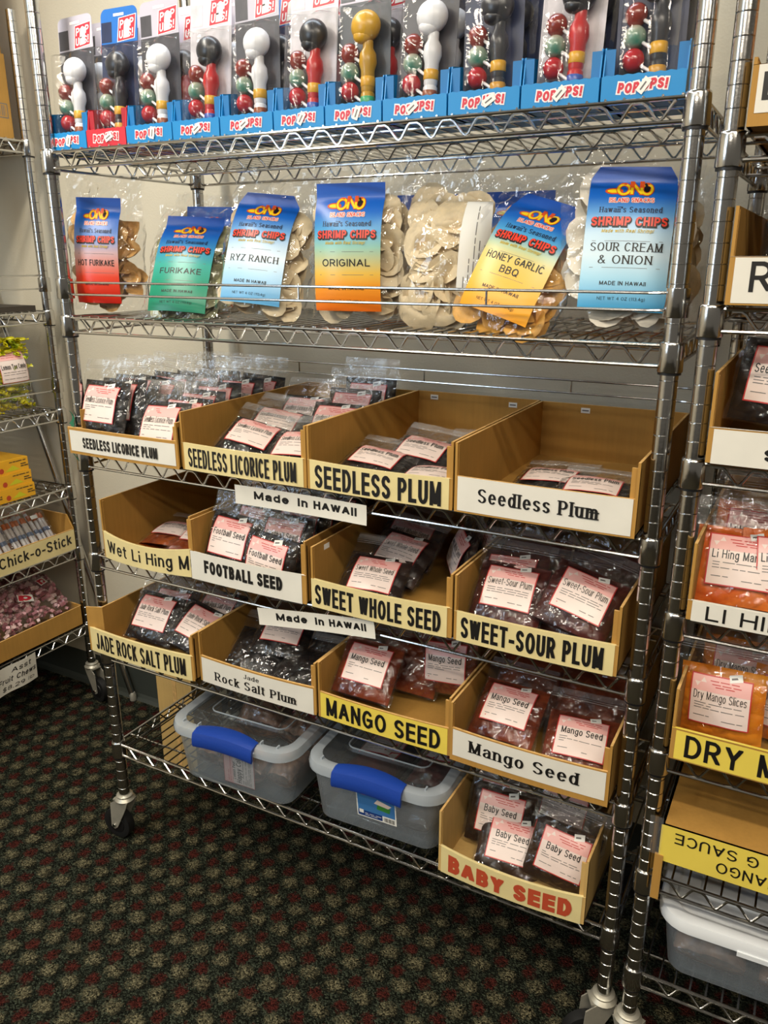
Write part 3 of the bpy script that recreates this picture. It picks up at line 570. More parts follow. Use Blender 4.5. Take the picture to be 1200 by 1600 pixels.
# ---------------------------------------------------------------- bags of dried fruit
rnd = random.Random(11)
def vnoise(seed):
    ph = [(random.Random(seed * 31 + k).uniform(.6, 2.6), random.Random(seed * 17 + k).uniform(.6, 2.6), random.Random(seed * 7 + k).uniform(0, 6.3)) for k in range(6)]
    return lambda x, z: sum(math.sin(a * x + b_ * z + c) for a, b_, c in ph) / 6
def lab_lines(mb, fn, x0, x1, zs, seed, mat=INKGREY, h=.045):
    r = random.Random(seed)
    for z in zs:
        x = x0
        while x < x1 - .2:
            l = r.uniform(.25, .8); e = min(x + l, x1); patch(mb, fn, x, e, z, z + h, mat, .02, 2, 1); x = e + r.uniform(.06, .16)
            if r.random() < .12: break
def bag_proto(txt, fruit, w=5.1, h=6.3, fill=4.7, th=.62, seed=1, card=True, zipc=True):
    """a clear zip bag lying in its own frame: x across, z up, front towards -y"""
    t = thing('candy_bag', 'bag', 'bag of dried fruit', (0, 0, -300))
    nz = vnoise(seed)
    def thick(x, z):
        u = min(1, abs(x) / (w / 2)); q = z / fill
        prof = max(0, (1 - abs(2 * min(q, 1) - .86) ** 3)) if q < 1 else 0
        prof = max(prof, .06 + .04 * nz(x * 2, z * 2))
        return th * max(0., 1 - u ** 2.6) ** .6 * prof + .015
    def front(x, z, off=0.): return (x, -thick(x, z) - off + .05 * nz(x * 1.5, z * 1.5), z)
    f = MB()
    us = lins(-w / 2, w / 2, 14); vs = lins(0, h, 16)
    jr = random.Random(seed + 5); J = {}
    def jit(u, v, s):       # crumpled plastic: small flat facets
        return J.setdefault((round(u, 3), round(v, 3), s), jr.uniform(0, 1) ** 1.5 * .15 * (1 - .45 * (v > fill)))
    us = lins(-w / 2, w / 2, 15); vs = lins(0, h, 19)
    side = lambda u, v: u * (1 - .025 * math.sin(v * 2.1 + seed)) + .5 * (jit(u, v, 2) - .04)
    f.grid(lambda u, v: (side(u, v), front(u, v)[1] - .05 - jit(u, v, 0), v + .4 * (jit(u, v, 3) - .04)), us, vs, FILM)
    f.grid(lambda u, v: (side(u, v), thick(u, v) * .85 + .05 + .05 * nz(u * 1.5, v * 1.5) + .5 * jit(u, v, 1), v + .4 * (jit(u, v, 3) - .04)), us, vs, FILM)
    if zipc:
        for z in (h - .75, h - .6): f.tube([(x, front(x, z)[1] - .1, z) for x in lins(-w / 2 + .05, w / 2 - .05, 8)], .035, FILMZ, 5)
        patch(f, front, -w / 2 + .02, w / 2 - .02, h - .5, h - .05, FILMZ, .1, 8, 1)
    f.build('bag_film', t, smooth=False)
    c = MB(); n2 = vnoise(seed + 50); k = .93
    lump = lambda x, z: .16 * n2(x * 2.2, z * 2.2) + .09 * n2(z * 4.1, x * 3.7)
    us = lins(-w / 2 * k, w / 2 * k, 26); vs = lins(.12, fill * .97, 24)
    c.grid(lambda u, v: (u, -(thick(u / k, v) - .02) * (.93 + lump(u, v)), v), us, vs, FRUIT[fruit])
    c.grid(lambda u, v: (u, (thick(u / k, v) - .02) * (.8 + lump(v, u)), v), us, vs, FRUIT[fruit])
    c.build('dried_fruit', t, sharp=3)
    if card:
        p = MB(); cw, chh, zc = 1.7, 1.5, 2.6
        fn = lambda x, z, off=0.: front(x, z + zc, off + .2)
        patch(p, fn, -cw, cw, -chh, chh, LRED, 0, 8, 8); patch(p, fn, -cw + .07, cw - .07, -chh + .07, chh - .07, PINKW, .006, 8, 8)
        patch(p, fn, -cw + .07, cw - .07, chh - .95, chh - .07, PINK, .012, 8, 4)
        for z, a, b_ in ((1.18, -.62, 1.3), (1.0, -.5, 1.2), (.86, -.3, 1.0)): lab_lines(p, fn, a, b_, [z], seed, LRED, .05)
        p.grid(lambda u, v: fn(-1.15 + .33 * u * v, 1.05 + .28 * math.sin(u * 3.1) * v, .018), lins(-1, 1, 4), (0, 1), PINKW)
        n = len(txt); wid = min(2.95, .27 * n)
        text(p, fn, txt, -wid / 2, wid / 2, .06, .5, INK, .02, bold=.008 if n < 14 else -.015)
        lab_lines(p, fn, -1.4, 1.4, [-.2, -.36, -.52], seed + 3); lab_lines(p, fn, -1.4, -.5, [-1.0], seed + 4); lab_lines(p, fn, .2, 1.35, [-1.12], seed + 5)
        p.build('printed_card', t)
        q = MB(); fn2 = lambda x, z, off=0.: front(x + .75, z + 4.15, off + .23)
        a = .25
        q.grid(lambda u, v: fn2(u * math.cos(a) - v * math.sin(a), u * math.sin(a) + v * math.cos(a)), (-.36, 0, .36), (-.2, .2), STICKER)
        q.grid(lambda u, v: fn2(u * math.cos(a) - v * math.sin(a), u * math.sin(a) + v * math.cos(a), .01), (-.25, 0, .22), (-.05, .05), INKGREY)
        q.build('price_tag', t)
    return t
def pose(x, y, z, yw, tl, rl, zc=2.6, yc=-.75):
    R = Matrix.Rotation(yw, 4, 'Z') @ Matrix.Rotation(-tl, 4, 'X') @ Matrix.Rotation(rl, 4, 'Y')
    return Matrix.Translation(W(x, y, z)) @ R @ Matrix.Translation(Vector((0, -yc, -zc)) * I)
PROTO = {}; USED = set()
def bag(kind, pz, label, group='bags of dried fruit', **kw):
    spec = {'licorice': ('Seedless Licorice Plum', 'licorice'), 'plum': ('Seedless Plum', 'plum'), 'wet': ('Wet Li Hing Mui', 'wet'), 'football': ('Football Seed', 'football'),
            'whole': ('Sweet Whole Seed', 'whole'), 'sour': ('Sweet-Sour Plum', 'sour'), 'jade': ('Jade Rock Salt Plum', 'jade'), 'mango': ('Mango Seed', 'mango'),
            'baby': ('Baby Seed', 'baby'), 'lihing': ('Li Hing Mango', 'lihing'), 'dry': ('Dry Mango Slices', 'dry'), 'jadeplain': (None, 'jade'), 'mangoplain': (None, 'mango'), 'sourplain': (None, 'sour'),
            'footplain': (None, 'football'), 'licplain': (None, 'licorice'), 'babyplain': (None, 'baby')}
    v = kw.get('v', 0); key = (kind, v)
    if key not in PROTO: PROTO[key] = bag_proto(spec[kind][0], spec[kind][1], seed=sum(map(ord, kind)) % 90 + v * 13, card=spec[kind][0] is not None)
    src = PROTO[key]; Mx = pose(*pz)
    if key in USED: o = dup(src)
    else: o = src; USED.add(key)
    o.matrix_world = Mx; tag(o, label, None, group); return o
# licorice plums, white bin
g = 'licorice plum bags in the white-labelled bin'
bag('licorice', (2.35, -.05, 33.7, .05, .32, .02), 'licorice plum bag leaning at the left end of the white-labelled bin, in front', g)
bag('licorice', (2.9, 1.25, 33.8, .04, .35, -.01), 'licorice plum bag second in the stack at the white-labelled bin\'s left end', g, v=1)
bag('licorice', (3.0, 2.6, 34.0, .07, .4, 0), 'licorice plum bag third in the stack at the white-labelled bin\'s left end', g)
bag('licorice', (3.9, 4.3, 33.6, .09, .36, .1), 'tilted licorice plum bag fourth behind the left stack of the white-labelled bin', g, v=1)
bag('licorice', (8.0, .55, 32.5, .01, .42, -.02), 'licorice plum bag at the front right of the white-labelled bin', g, v=1)
bag('licorice', (8.7, 2.2, 32.7, .05, .42, .03), 'licorice plum bag behind the front right one in the white-labelled bin', g)
for k, (x, y, z) in enumerate(((3.6, 6.4, 33.6), (8.4, 4.4, 32.8), (8.4, 6.6, 33.1), (3.8, 9.0, 33.4), (8.6, 9.4, 33.2), (4.0, 12, 33.2), (8.7, 12.4, 33))):
    bag('licorice', (x, y, z, .03 * (k % 3), .22 + .05 * (k % 2), .04 - .03 * (k % 3)), ['clear bag in the left row, first behind the tilted licorice bag', 'clear bag in the right row, third from the white-labelled lip', 'clear bag in the right row, fourth from the white-labelled lip', 'clear bag in the left row, second behind the tilted licorice bag', 'clear bag in the right row, fifth from the white-labelled lip', 'hindmost clear bag in the left row of the white-labelled bin', 'hindmost clear bag in the right row of the white-labelled bin'][k], g, v=k % 2)
g = 'licorice plum bags in the cream-labelled bin'
bag('licorice', (15.3, 3.1, 32.1, .55, 1.05, .42), 'licorice plum bag lying askew at the left of the cream-labelled bin', g)
bag('licorice', (15.4, 6.1, 32.6, .5, 1.05, .3), 'licorice plum bag lying behind the askew one in the cream-labelled bin', g, v=1)
bag('licorice', (19.6, 2.9, 31.8, .06, 1.05, -.06), 'licorice plum bag lying at the front right of the cream-labelled bin', g, v=1)
for k, (x, y, z, tl) in enumerate(((19.9, 7.0, 32.6, .6), (15.2, 9.6, 32.6, .7), (19.8, 10, 33.0, .35), (19.7, 13, 33.3, .2))):
    bag('licorice', (x, y, z, .02 * k, tl, 0), ['clear bag right behind the front right bag of the cream-labelled licorice bin', 'clear bag at the back left of the cream-labelled licorice bin', 'second clear bag from the back in the right row of the cream-labelled bin', 'clear bag against the back wall in the cream-labelled licorice bin'][k], g, v=k % 2)
g = 'seedless plum bags in the capital-letter bin'
bag('plum', (26.2, 3.3, 31.5, .45, 1.3, .4), 'seedless plum bag lying at the front left of the capital-letter bin', g)
bag('plum', (28.3, 6.4, 31.7, .3, 1.2, .3), 'seedless plum bag lying in the middle of the capital-letter bin', g, v=1)
bag('plum', (30.6, 3.2, 30.9, -.12, 1.45, -.15), 'seedless plum bag lying flat at the front right of the capital-letter bin', g, v=1)
bag('plum', (30.8, 9.2, 31.3, .05, 1.25, 0), 'seedless plum bag lying at the back of the capital-letter bin', g)
g = 'seedless plum bags in the small-letter bin'
bag('plum', (38.1, 6.0, 31.0, -.3, 1.42, -.3), 'seedless plum bag lying flat on the left of the small-letter bin', g)
bag('plum', (41.5, 4.2, 31.2, .09, 1.4, .05), 'seedless plum bag lying flat on the right of the small-letter bin', g, v=1)
g = 'wet li hing bags'
bag('wet', (5.2, 4.6, 22.3, .2, 1.42, .07), 'red wet li hing bag lying on the left of its bin', g)
bag('wet', (8.6, 4.4, 22.4, .45, 1.25, .35), 'red wet li hing bag lying tilted behind the FOOTBALL SEED bin\'s side', g, v=1)
bag('wet', (8.6, 9.4, 22.4, .1, 1.4, .0), 'red wet li hing bag lying at the back of its bin', g)
g = 'football seed bags'
bag('football', (14.15, .75, 24.0, .04, .42, .07), 'football seed bag standing at the left front of its bin', g)
bag('football', (17.9, .35, 22.9, .03, .2, .12), 'lower football seed bag tilted behind the white paper label', g, v=1)
for k, (x, y, z) in enumerate(((18.4, 1.9, 24.2), (14.7, 3.3, 24.2), (18.6, 3.6, 24.4), (15.2, 5.6, 24.3), (18.7, 6.0, 24.3), (15.0, 8.6, 24.2), (18.8, 9.0, 24.2))):
    bag('football', (x, y, z, .03 * (k % 3), .35, .03 * (k % 2)), ['football seed bag in the right row, first behind the lower tilted one', 'football seed bag in the left row, first behind the front one', 'football seed bag in the right row, second behind the lower tilted one', 'football seed bag in the left row, second behind the front one', 'football seed bag in the right row, third behind the lower tilted one', 'hindmost football seed bag in the left row', 'hindmost football seed bag in the right row'][k], g, v=k % 2)
g = 'sweet whole seed bags'
bag('whole', (26.4, 2.2, 22.8, .15, .95, .04), 'sweet whole seed bag leaning at the front of its bin', g)
bag('whole', (25.7, 3.0, 22.6, .1, .95, .02), 'sweet whole seed bag just behind and left of the front one', g, v=1)
bag('whole', (27.0, 5.2, 23.8, 0, .95, .14), 'sweet whole seed bag leaning in the middle of its bin', g, v=1)
bag('whole', (26.4, 8.0, 24.0, .4, .95, .3), 'sweet whole seed bag leaning at the back of its bin', g)
bag('whole', (30.6, 7.5, 23.6, -.95, .3, .15), 'sweet whole seed bag turned sideways on the right of its bin', g, v=1)
bag('whole', (32.2, 8.6, 23.6, -.9, .25, .2), 'sweet whole seed bag turned sideways against the right wall of its bin', g)
g = 'sweet-sour plum bags'
bag('sour', (36.98, 1.7, 24.0, .09, .75, .04), 'sweet-sour plum bag at the left front of its bin', g)
bag('sour', (36.5, 3.0, 24.3, 0, .7, -.05), 'sweet-sour plum bag behind the left front one', g, v=1)
bag('sour', (41.9, 1.9, 24.4, .25, .72, .36), 'tilted sweet-sour plum bag at the right front of its bin', g, v=1)
bag('sour', (40.6, 3.2, 23.4, -.1, .78, 0), 'sweet-sour plum bag half hidden behind the tilted right one', g)
bag('sourplain', (37.2, 6, 24.4, 0, .45, 0), 'clear bag at the back left of the sweet-sour plum bin', g)
bag('sourplain', (42.0, 6.3, 24.2, 0, .45, .05), 'clear bag at the back right of the sweet-sour plum bin', g)
g = 'jade rock salt plum bags'
bag('jade', (4.1, 1.9, 14.9, .16, .7, .08), 'jade rock salt plum bag leaning at the left of the capital-letter jade bin', g)
bag('jade', (4.3, 3.6, 15.0, .09, .75, .03), 'jade rock salt plum bag behind the left one of the capital-letter jade bin', g, v=1)
bag('jade', (8.95, 2.5, 14.6, .42, .85, .45), 'tilted jade rock salt plum bag on the right of the capital-letter jade bin', g, v=1)
bag('jade', (8.6, 5.0, 15.0, .04, .8, 0), 'jade rock salt plum bag behind the tilted one of the capital-letter jade bin', g)
bag('jade', (16.6, 4.3, 15.3, .3, 1.05, .1), 'carded jade rock salt plum bag under the Made in HAWAII sign', g)
bag('jadeplain', (14.9, 2.6, 13.9, .2, 1.0, .1), 'glossy black plum bag at the front left of the small-letter jade bin', g)
bag('jadeplain', (19.6, 2.2, 13.6, -.1, 1.05, -.1), 'glossy black plum bag at the front right of the small-letter jade bin', g)
bag('jadeplain', (20.2, 6.0, 14.6, -.2, .9, -.1), 'glossy black plum bag at the back right of the small-letter jade bin', g)
g = 'mango seed bags in the yellow-labelled bin'
bag('mango', (26.03, 1.7, 15.5, .13, .72, .08), 'mango seed bag leaning at the left of the yellow-labelled bin', g)
bag('mangoplain', (28.4, 4.4, 15.2, .25, .5, .15), 'dark mango seed bag between the two carded bags of the yellow-labelled bin', g)
bag('mango', (31.2, 4.6, 15.5, -.02, .22, -.1), 'mango seed bag standing at the right of the yellow-labelled bin', g, v=1)
g = 'mango seed bags in the white-labelled bin'
bag('mango', (37.23, 2.1, 15.0, -.05, .95, -.01), 'mango seed bag on the left of the white-labelled bin', g, v=1)
bag('mango', (42.5, 1.9, 14.1, .2, .98, .08), 'mango seed bag on the right of the white-labelled bin, nearer the lip', g)
bag('mangoplain', (37.4, 5.6, 15.6, 0, .75, 0), 'brown mango seed bag at the back left of the white-labelled bin', g)
bag('mangoplain', (42.2, 5.4, 15.4, 0, .8, .05), 'brown mango seed bag at the back right of the white-labelled bin', g)
g = 'baby seed bags'
bag('baby', (36.7, 3.0, 4.9, .2, .42, .1), 'baby seed bag at the left, its white zip under the shelf above', g)
bag('baby', (36.4, 3.9, 5.1, .15, .42, .08), 'baby seed bag directly behind the left one with the white zip', g, v=1)
bag('baby', (38.1, 1.9, 3.9, .3, .8, .16), 'baby seed bag lying in the front middle of its bin', g, v=1)
bag('baby', (41.0, 2.8, 3.9, .25, .8, .2), 'baby seed bag half hidden between the middle and right ones', g)
bag('baby', (42.0, 1.4, 4.6, .15, .35, .2), 'baby seed bag at the right, leaning on the bin wall', g)
bag('baby', (40.8, 5.8, 5.4, .07, .2, .12), 'baby seed bag behind the others with its card in shadow', g, v=1)

# ---------------------------------------------------------------- storage boxes on the bottom shelves
def rrect(hx, hy, r, n=6):
    pts = []
    for cx, cy, a0 in ((hx - r, hy - r, 0), (-hx + r, hy - r, P / 2), (-hx + r, -hy + r, P), (hx - r, -hy + r, 1.5 * P)):
        for k in range(n + 1): a = a0 + P / 2 * k / n; pts.append((cx + r * math.cos(a), cy + r * math.sin(a)))
    return pts
def loft(m, secs, mat, cap0=True, cap1=True):
    rings = [[(x, y, z) for x, y in rrect(hx, hy, r)] for hx, hy, r, z in secs]; n = len(rings[0]); k = len(rings)
    fs = [(i * n + j, i * n + (j + 1) % n, (i + 1) * n + (j + 1) % n, (i + 1) * n + j) for i in range(k - 1) for j in range(n)]
    if cap0: fs.append(tuple(range(n))[::-1])
    if cap1: fs.append(tuple((k - 1) * n + j for j in range(n)))
    m.add([v for r_ in rings for v in r_], fs, mat)
def tub(label, cx, cy, deck, rot, wid, dep, lidmat, handle, contents, sticker=False, hz=5.1, white=False):
    t = thing('storage_box', label, 'storage box', (cx, cy, deck), rot)
    hx, hy = wid / 2, dep / 2
    m = MB(); loft(m, [(hx - 1.1, hy - 1.2, 1.0, .03), (hx - .9, hy - 1.0, 1.2, .25), (hx - .42, hy - .45, 1.7, hz - .7), (hx - .36, hy - .4, 1.7, hz - .1)], TUB, True, False)
    loft(m, [(hx - .5, hy - .53, 1.65, hz - .1), (hx - .56, hy - .6, 1.65, hz - .7), (hx - 1.0, hy - 1.1, 1.1, .33), (hx - 1.2, hy - 1.3, .9, .12)], TUBIN, False, True)
    m.build('box_body', t)
    l = MB(); z = hz
    loft(l, [(hx - .3, hy - .33, 1.8, z - .35), (hx - .02, hy - .02, 2.0, z - .3), (hx, hy, 2.0, z + .15), (hx - .12, hy - .12, 1.95, z + .5), (hx - .5, hy - .5, 1.7, z + .62), (hx - .95, hy - .95, 1.5, z + .5)], lidmat, False, False)
    loft(l, [(hx - .95, hy - .95, 1.5, z + .5), (hx - 1.1, hy - 1.1, 1.4, z + .32)], lidmat if white else TUBIN, False, False)
    loft(l, [(hx - 1.1, hy - 1.1, 1.4, z + .32), (hx - 2.3, hy - 3.0, .8, z + .34), (hx - 2.45, hy - 3.15, .7, z + .58), (hx - 2.7, hy - 3.4, .6, z + .6)], lidmat if white else TUBIN, False, True)
    if not white:
        rp = [(x, y, z + .58) for x, y in rrect(hx - 2.5, hy - 3.2, .7)]; l.tube(rp + [rp[0]], .07, TUBRIM, 6)
    if not white:
        for k in range(7):
            x = -hx + 1.6 + k * (wid - 3.2) / 6
            if abs(x) > 3.1: l.box(x - .06, x + .06, -hy + .7, -hy + 1.1, z + .42, z + .75, TUBRIM)
    l.build('box_lid', t)
    if handle:
        h = MB(); a = 2.95
        sec = [(-.02, z + .62), (-.28, z + .55), (-.42, z + .2), (-.46, z - .35), (-.36, z - .62), (-.2, z - .5), (-.16, z + .2), (.4, z + .5), (1.05, z + .5), (1.15, z + .66), (.5, z + .74)]
        xs = lins(-a, a, 12); rows = []
        for x in xs:
            q = 1 - (x / a) ** 2; rows.append([(x, -hy - .02 + (y if y < .3 else y * (.65 + .35 * q)), zz + (.22 * q if y > -.3 else .12 * q - .08 * (1 - q))) for y, zz in sec])
        n = len(sec); h.add([v for r_ in rows for v in r_], [(i * n + j, (i + 1) * n + j, (i + 1) * n + (j + 1) % n, i * n + (j + 1) % n) for i in range(12) for j in range(n)] + [tuple(range(n)), tuple(12 * n + j for j in range(n))[::-1]], BLUEP)
        h.build('latch_handle', t)
    elif white:
        h = MB(); h.box(-1.5, 1.5, -hy - .1, -hy + .1, z - .52, z - .2, lidmat); h.build('lid_tab', t)
    if sticker:
        s = MB(); y0 = -hy + .42
        fn = lambda x, zz, off=0.: (x, y0 - .03 - off + (z - zz) * .115, zz)
        BL = plain('sticker_blue', '#3f78b4', .3); NV = plain('sticker_navy', '#1c3c7c', .3); GN = plain('sticker_green', '#3f8a3c', .4); PKR = plain('sticker_red', '#c9545a', .3)
        patch(s, fn, -1.3, 2.1, 1.6, 4.3, STICKER, 0); patch(s, fn, -1.2, 2.0, 2.25, 4.3, BL, .01)
        patch(s, fn, -1.2, .9, 1.7, 2.25, NV, .012); lab_lines(s, fn, -.6, .8, [1.85, 2.0], 3, STICKER); patch(s, fn, -1.1, -.72, 1.95, 2.3, STICKER, .016)
        s.grid(lambda u, v: fn(-.65 + v * .52 * math.cos(u), 4.0 + v * .2 * math.sin(u), .014), lins(0, 2 * P, 16), (0, 1), PKR); lab_lines(s, fn, -.98, -.35, [3.97], 4, STICKER, .06)
        s.add([fn(x, zz, .016) for x, zz in ((.45, 2.75), (1.55, 2.65), (1.65, 3.15), (.55, 3.25))], [(0, 1, 2, 3)], GN); s.add([fn(x, zz, .02) for x, zz in ((.25, 3.25), (1.45, 3.1), (1.75, 3.4), (.55, 3.7))], [(0, 1, 2, 3)], PINKW)
        for k in range(9): patch(s, fn, 1.05 + k * .1, 1.05 + k * .1 + (.06 if k % 3 else .03), 1.72, 2.12, INK, .014, 1, 1)
        s.build('maker_sticker', t)
    return t
def loose_bag(label, cx, cy, z, w, d, h, fruit, seed, group, card=None, rotz=0.):
    """a pillow of candy lying inside a box"""
    t = thing('candy_bag', label, 'bag of candy', (cx, cy, z), rotz, group)
    n1 = vnoise(seed); n2 = vnoise(seed + 9)
    def top(x, y): u = max(0, 1 - abs(2 * x / w) ** 3) ** .5 * max(0, 1 - abs(2 * y / d) ** 3) ** .5; return h * (.45 + .55 * u * (.85 + .3 * n1(x, y)))
    bot = lambda x, y: h * .45 * (1 - max(0, 1 - abs(2 * x / w) ** 3) ** .5 * max(0, 1 - abs(2 * y / d) ** 3) ** .5)
    c = MB(); us = lins(-w / 2 * .95, w / 2 * .95, 22); vs = lins(-d / 2 * .95, d / 2 * .95, 22)
    c.grid(lambda u, v: (u, v, top(u, v) * .93 + .12 * n2(u * 3, v * 3)), us, vs, FRUIT[fruit]); c.grid(lambda u, v: (u, v, bot(u, v) + .03), us, vs, FRUIT[fruit])
    # outer rim
    c.build('candy', t, sharp=3)
    f = MB(); us = lins(-w / 2, w / 2, 14); vs = lins(-d / 2, d / 2, 14)
    f.grid(lambda u, v: (u, v, top(u, v) + .12), us, vs, FILM); f.grid(lambda u, v: (u, v, bot(u, v)), us, vs, FILM); f.build('bag_film', t)
    if card:
        p = MB(); card(p, lambda x, y, off=0.: (x, y, top(x, y) + .16 + off), lambda x, zz, off=0.: (x, -d / 2 - .02 - off, zz)); p.build('printed_card', t)
    return t
tub('frosted storage box with blue latch, Happy Cola candy inside, on the bottom shelf', 14.05, 6.5, 1.62, .05, 12.6, 16.6, TUBRIM, True, None)
tub('frosted storage box with blue latch and blue maker sticker, on the bottom shelf', 27.15, 7.35, 1.62, .04, 12.1, 16.4, TUBRIM, True, None, True)
def cola_card(p, top, front):
    a = lambda u, v, off=0.: front(u, v, off)
    patch(p, a, -1.5, 1.6, .1, 3.3, LRED, 0); patch(p, a, -1.45, 1.55, .15, 3.25, PINKW, .006); patch(p, a, -1.45, -.55, .15, 3.25, PINK, .01)
    r = lambda x, z, off=0.: front(-z, x, off)          # lettering runs upwards
    text(p, r, 'Happy Cola', .35, 2.9, -.3, .52, INK, .02, bold=.015); text(p, r, 'Lemon Peel', .6, 2.3, .3, .3, INK, .02)
    lab_lines(p, r, .3, 3.1, [-.5, -.65, -.8, -.95, -1.1, -1.25], 8); lab_lines(p, r, .3, 3.0, [.8, 1.0], 9, LRED)
def top_card(p, top, front):
    patch(p, top, -1.7, 1.7, -1.4, 1.4, LRED, 0); patch(p, top, -1.62, 1.62, -1.32, 1.32, PINKW, .008); patch(p, top, -1.62, 1.62, .5, 1.32, PINK, .012); lab_lines(p, top, -1.3, 1.3, [-.3, -.6, -.9, .1], 12)
g = 'cola candy bags in the storage box'
loose_bag('cola candy bag standing at the front of the storage box, its card facing out', 14.6, .9, 2.0, 4.6, 2.6, 3.6, 'cola', 3, g, cola_card, .05)
loose_bag('cola candy bag in the front left of the storage box', 11.0, 2.2, 2.0, 2.9, 4.2, 3.0, 'cola', 4, g)
loose_bag('cola candy bag in the front right of the storage box', 18.2, 2.4, 2.0, 2.5, 4.2, 3.0, 'cola', 5, g)
loose_bag('cola candy bag with its card up, lying at the back left of the storage box', 11.9, 8.0, 2.0, 4.6, 6.0, 4.2, 'cola', 6, g, top_card, .15)
loose_bag('cola candy bag with its card up, lying at the back right of the storage box', 16.9, 8.2, 2.0, 4.8, 6.0, 3.9, 'cola', 7, g, top_card, -.1)
g = 'bags in the stickered storage box'
loose_bag('dark candy bag at the back left of the stickered storage box', 24.6, 7.0, 2.0, 4.6, 7.0, 3.0, 'sour', 8, g, top_card)
loose_bag('dark candy bag at the back right of the stickered storage box', 29.9, 8.2, 2.0, 4.4, 7.0, 3.3, 'sour', 9, g, top_card)
loose_bag('dark candy bag at the front right of the stickered storage box', 30.2, 2.6, 2.0, 3.2, 3.4, 2.2, 'baby', 10, g)

# ---------------------------------------------------------------- lollipop packs in their counter trays, top shelf
DK = 52.53
def pack_proto(kind):
    """hanging card with a clear blister, a plain toy lollipop holder and three wrapped lollipops"""
    spec = {'grey': ('#4a484c', '#bdb8c4', '#e4e4e6', '#dcdcde'), 'blue': ('#2b3350', '#2a6fc0', '#2c2c30', '#2e2e33'), 'pale': ('#c9c4c8', '#d9cfe0', '#2a2a2c', '#b92a2c'), 'gold': ('#3b3f45', '#c9c0d0', '#c99a2c', '#b58a22')}[kind]
    t = thing('lollipop_pack', 'pack', 'candy pack', (0, 0, -400))
    cb = plain('pack_' + kind, spec[0], .35, noise=.35, nscale=25); ch = plain('packtop_' + kind, spec[1], .35); hd = plain('holder_head_' + kind, spec[2], .3); bd = plain('holder_body_' + kind, spec[3], .3)
    m = MB(); w = 1.75
    fn = lambda x, z, off=0.: (x, -off, z)
    m.prism([(-w, 0), (w, 0), (w, .03), (-w, .03)], .05, 6.9, cb)
    pts = [(-w, 6.9), (w, 6.9), (w, 8.7)] + [(w - .45 + .45 * math.cos(a), 8.7 + .45 * math.sin(a)) for a in lins(0, P / 2, 4)] + [(-w + .45 + .45 * math.cos(a), 8.7 + .45 * math.sin(a)) for a in lins(P / 2, P, 4)] + [(-w, 8.7)]
    n = len(pts); m.add([(x, y, z) for y in (0, .03) for x, z in pts], [tuple(range(n)), tuple(range(n, 2 * n))[::-1]] + [(k, n + k, n + (k + 1) % n, (k + 1) % n) for k in range(n)], ch)
    patch(m, fn, -.5, .5, 8.62, 8.8, LOGOW, .01, 2, 1)
    patch(m, fn, -1.7, -.7, 7.0, 8.3, cb, .008, 2, 1)
    sl = lambda x, z, off=0.: (x + .12 * (z - 7.7), -off, z + .08 * x)
    patch(m, sl, -.1, 1.6, 6.95, 8.5, LOGOW, .012, 2, 1); patch(m, sl, -.03, 1.53, 7.0, 8.45, LOGOR, .018, 2, 1)
    text(m, sl, 'POP', .08, 1.42, 7.78, .52, LOGOW, .024, bold=.05); text(m, sl, 'UPS!', .08, 1.42, 7.12, .52, LOGOW, .024, bold=.05)
    patch(m, sl, .5, 1.05, 7.1, 8.2, STICKER, .03, 2, 1)
    m.build('backing_card', t)
    b = MB()
    def shell(u, v):
        x = -1.5 + 3.05 * u; z = .35 + 6.3 * v
        e = min(1, min(u, 1 - u) * 9) * min(1, min(v, 1 - v) * 16); return (x, -.04 - (1.5 - .1 * v) * math.sin(e * P / 2) * (.82 + .18 * math.sin(u * 9)), z)
    b.grid(shell, [0, .03, .06, .11] + lins(.2, .8, 8) + [.89, .94, .97, 1], [0, .02, .04, .063] + lins(.12, .88, 8) + [.94, .96, .98, 1], BLISTER); b.build('blister', t)
    h = MB(); h.lathe([(.1, .5), (.4, .52), (.42, 1.6), (.36, 1.7), (.4, 1.8), (.42, 2.9), (.55, 3.3), (.5, 3.8), (.32, 4.1), (.32, 4.5)], (.55, -.6, 0), bd, 16)
    h.lathe([(.41, 2.0), (.44, 2.04), (.44, 2.5), (.41, 2.54)], (.55, -.6, 0), plain('holder_button_' + kind, '#d8a22a', .3), 16, cap=False)
    h.lathe([(.42, .9), (.45, .94), (.45, 1.4), (.42, 1.44)], (.55, -.6, 0), plain('holder_band_' + kind, {'grey': '#8e4c2a', 'blue': '#c89232', 'pale': '#3557a8', 'gold': '#3aa06a'}[kind], .3), 16, cap=False)
    hb = h.build('toy_holder', t, sharp=.9)
    k = MB(); k.ball((.42, -.66, 5.3), .95, hd, 20, 14, 1.0, .72, .92); k.ball((.3, -.8, 4.75), .6, hd, 16, 10, 1.05, .7, .7); k.build('holder_top', hb, sharp=2)
    for z, c in ((3.95, '#8a3d2c'), (2.92, '#3f8a76'), (1.85, '#b3242f')):
        l = MB(); cm = lumpy('candy_' + c, c, '#d8c0b0' if c == '#3f8a76' else '#7c1f22', .2, 35, .8)
        l.ball((-.68, -.62, z), .58, cm, 16, 12); l.tube([(-.3, -.75, z - .28), (.55, -.85, z - .85)], .085, LOGOW, 8); l.build('lollipop', t, sharp=2)
    return t
TXT = [(-.28, 3.8), (3.82, 7.72), (7.75, 12.0), (12.03, 16.1), (16.15, 20.4), (20.45, 24.25), (24.3, 28.25), (28.3, 32.45), (32.5, 36.75), (36.8, 41.05), (41.1, 45.35)]
KINDS_ = ['grey', 'blue', 'grey', 'pale', 'grey', 'pale', 'gold', 'grey', 'blue', 'pale', 'blue']
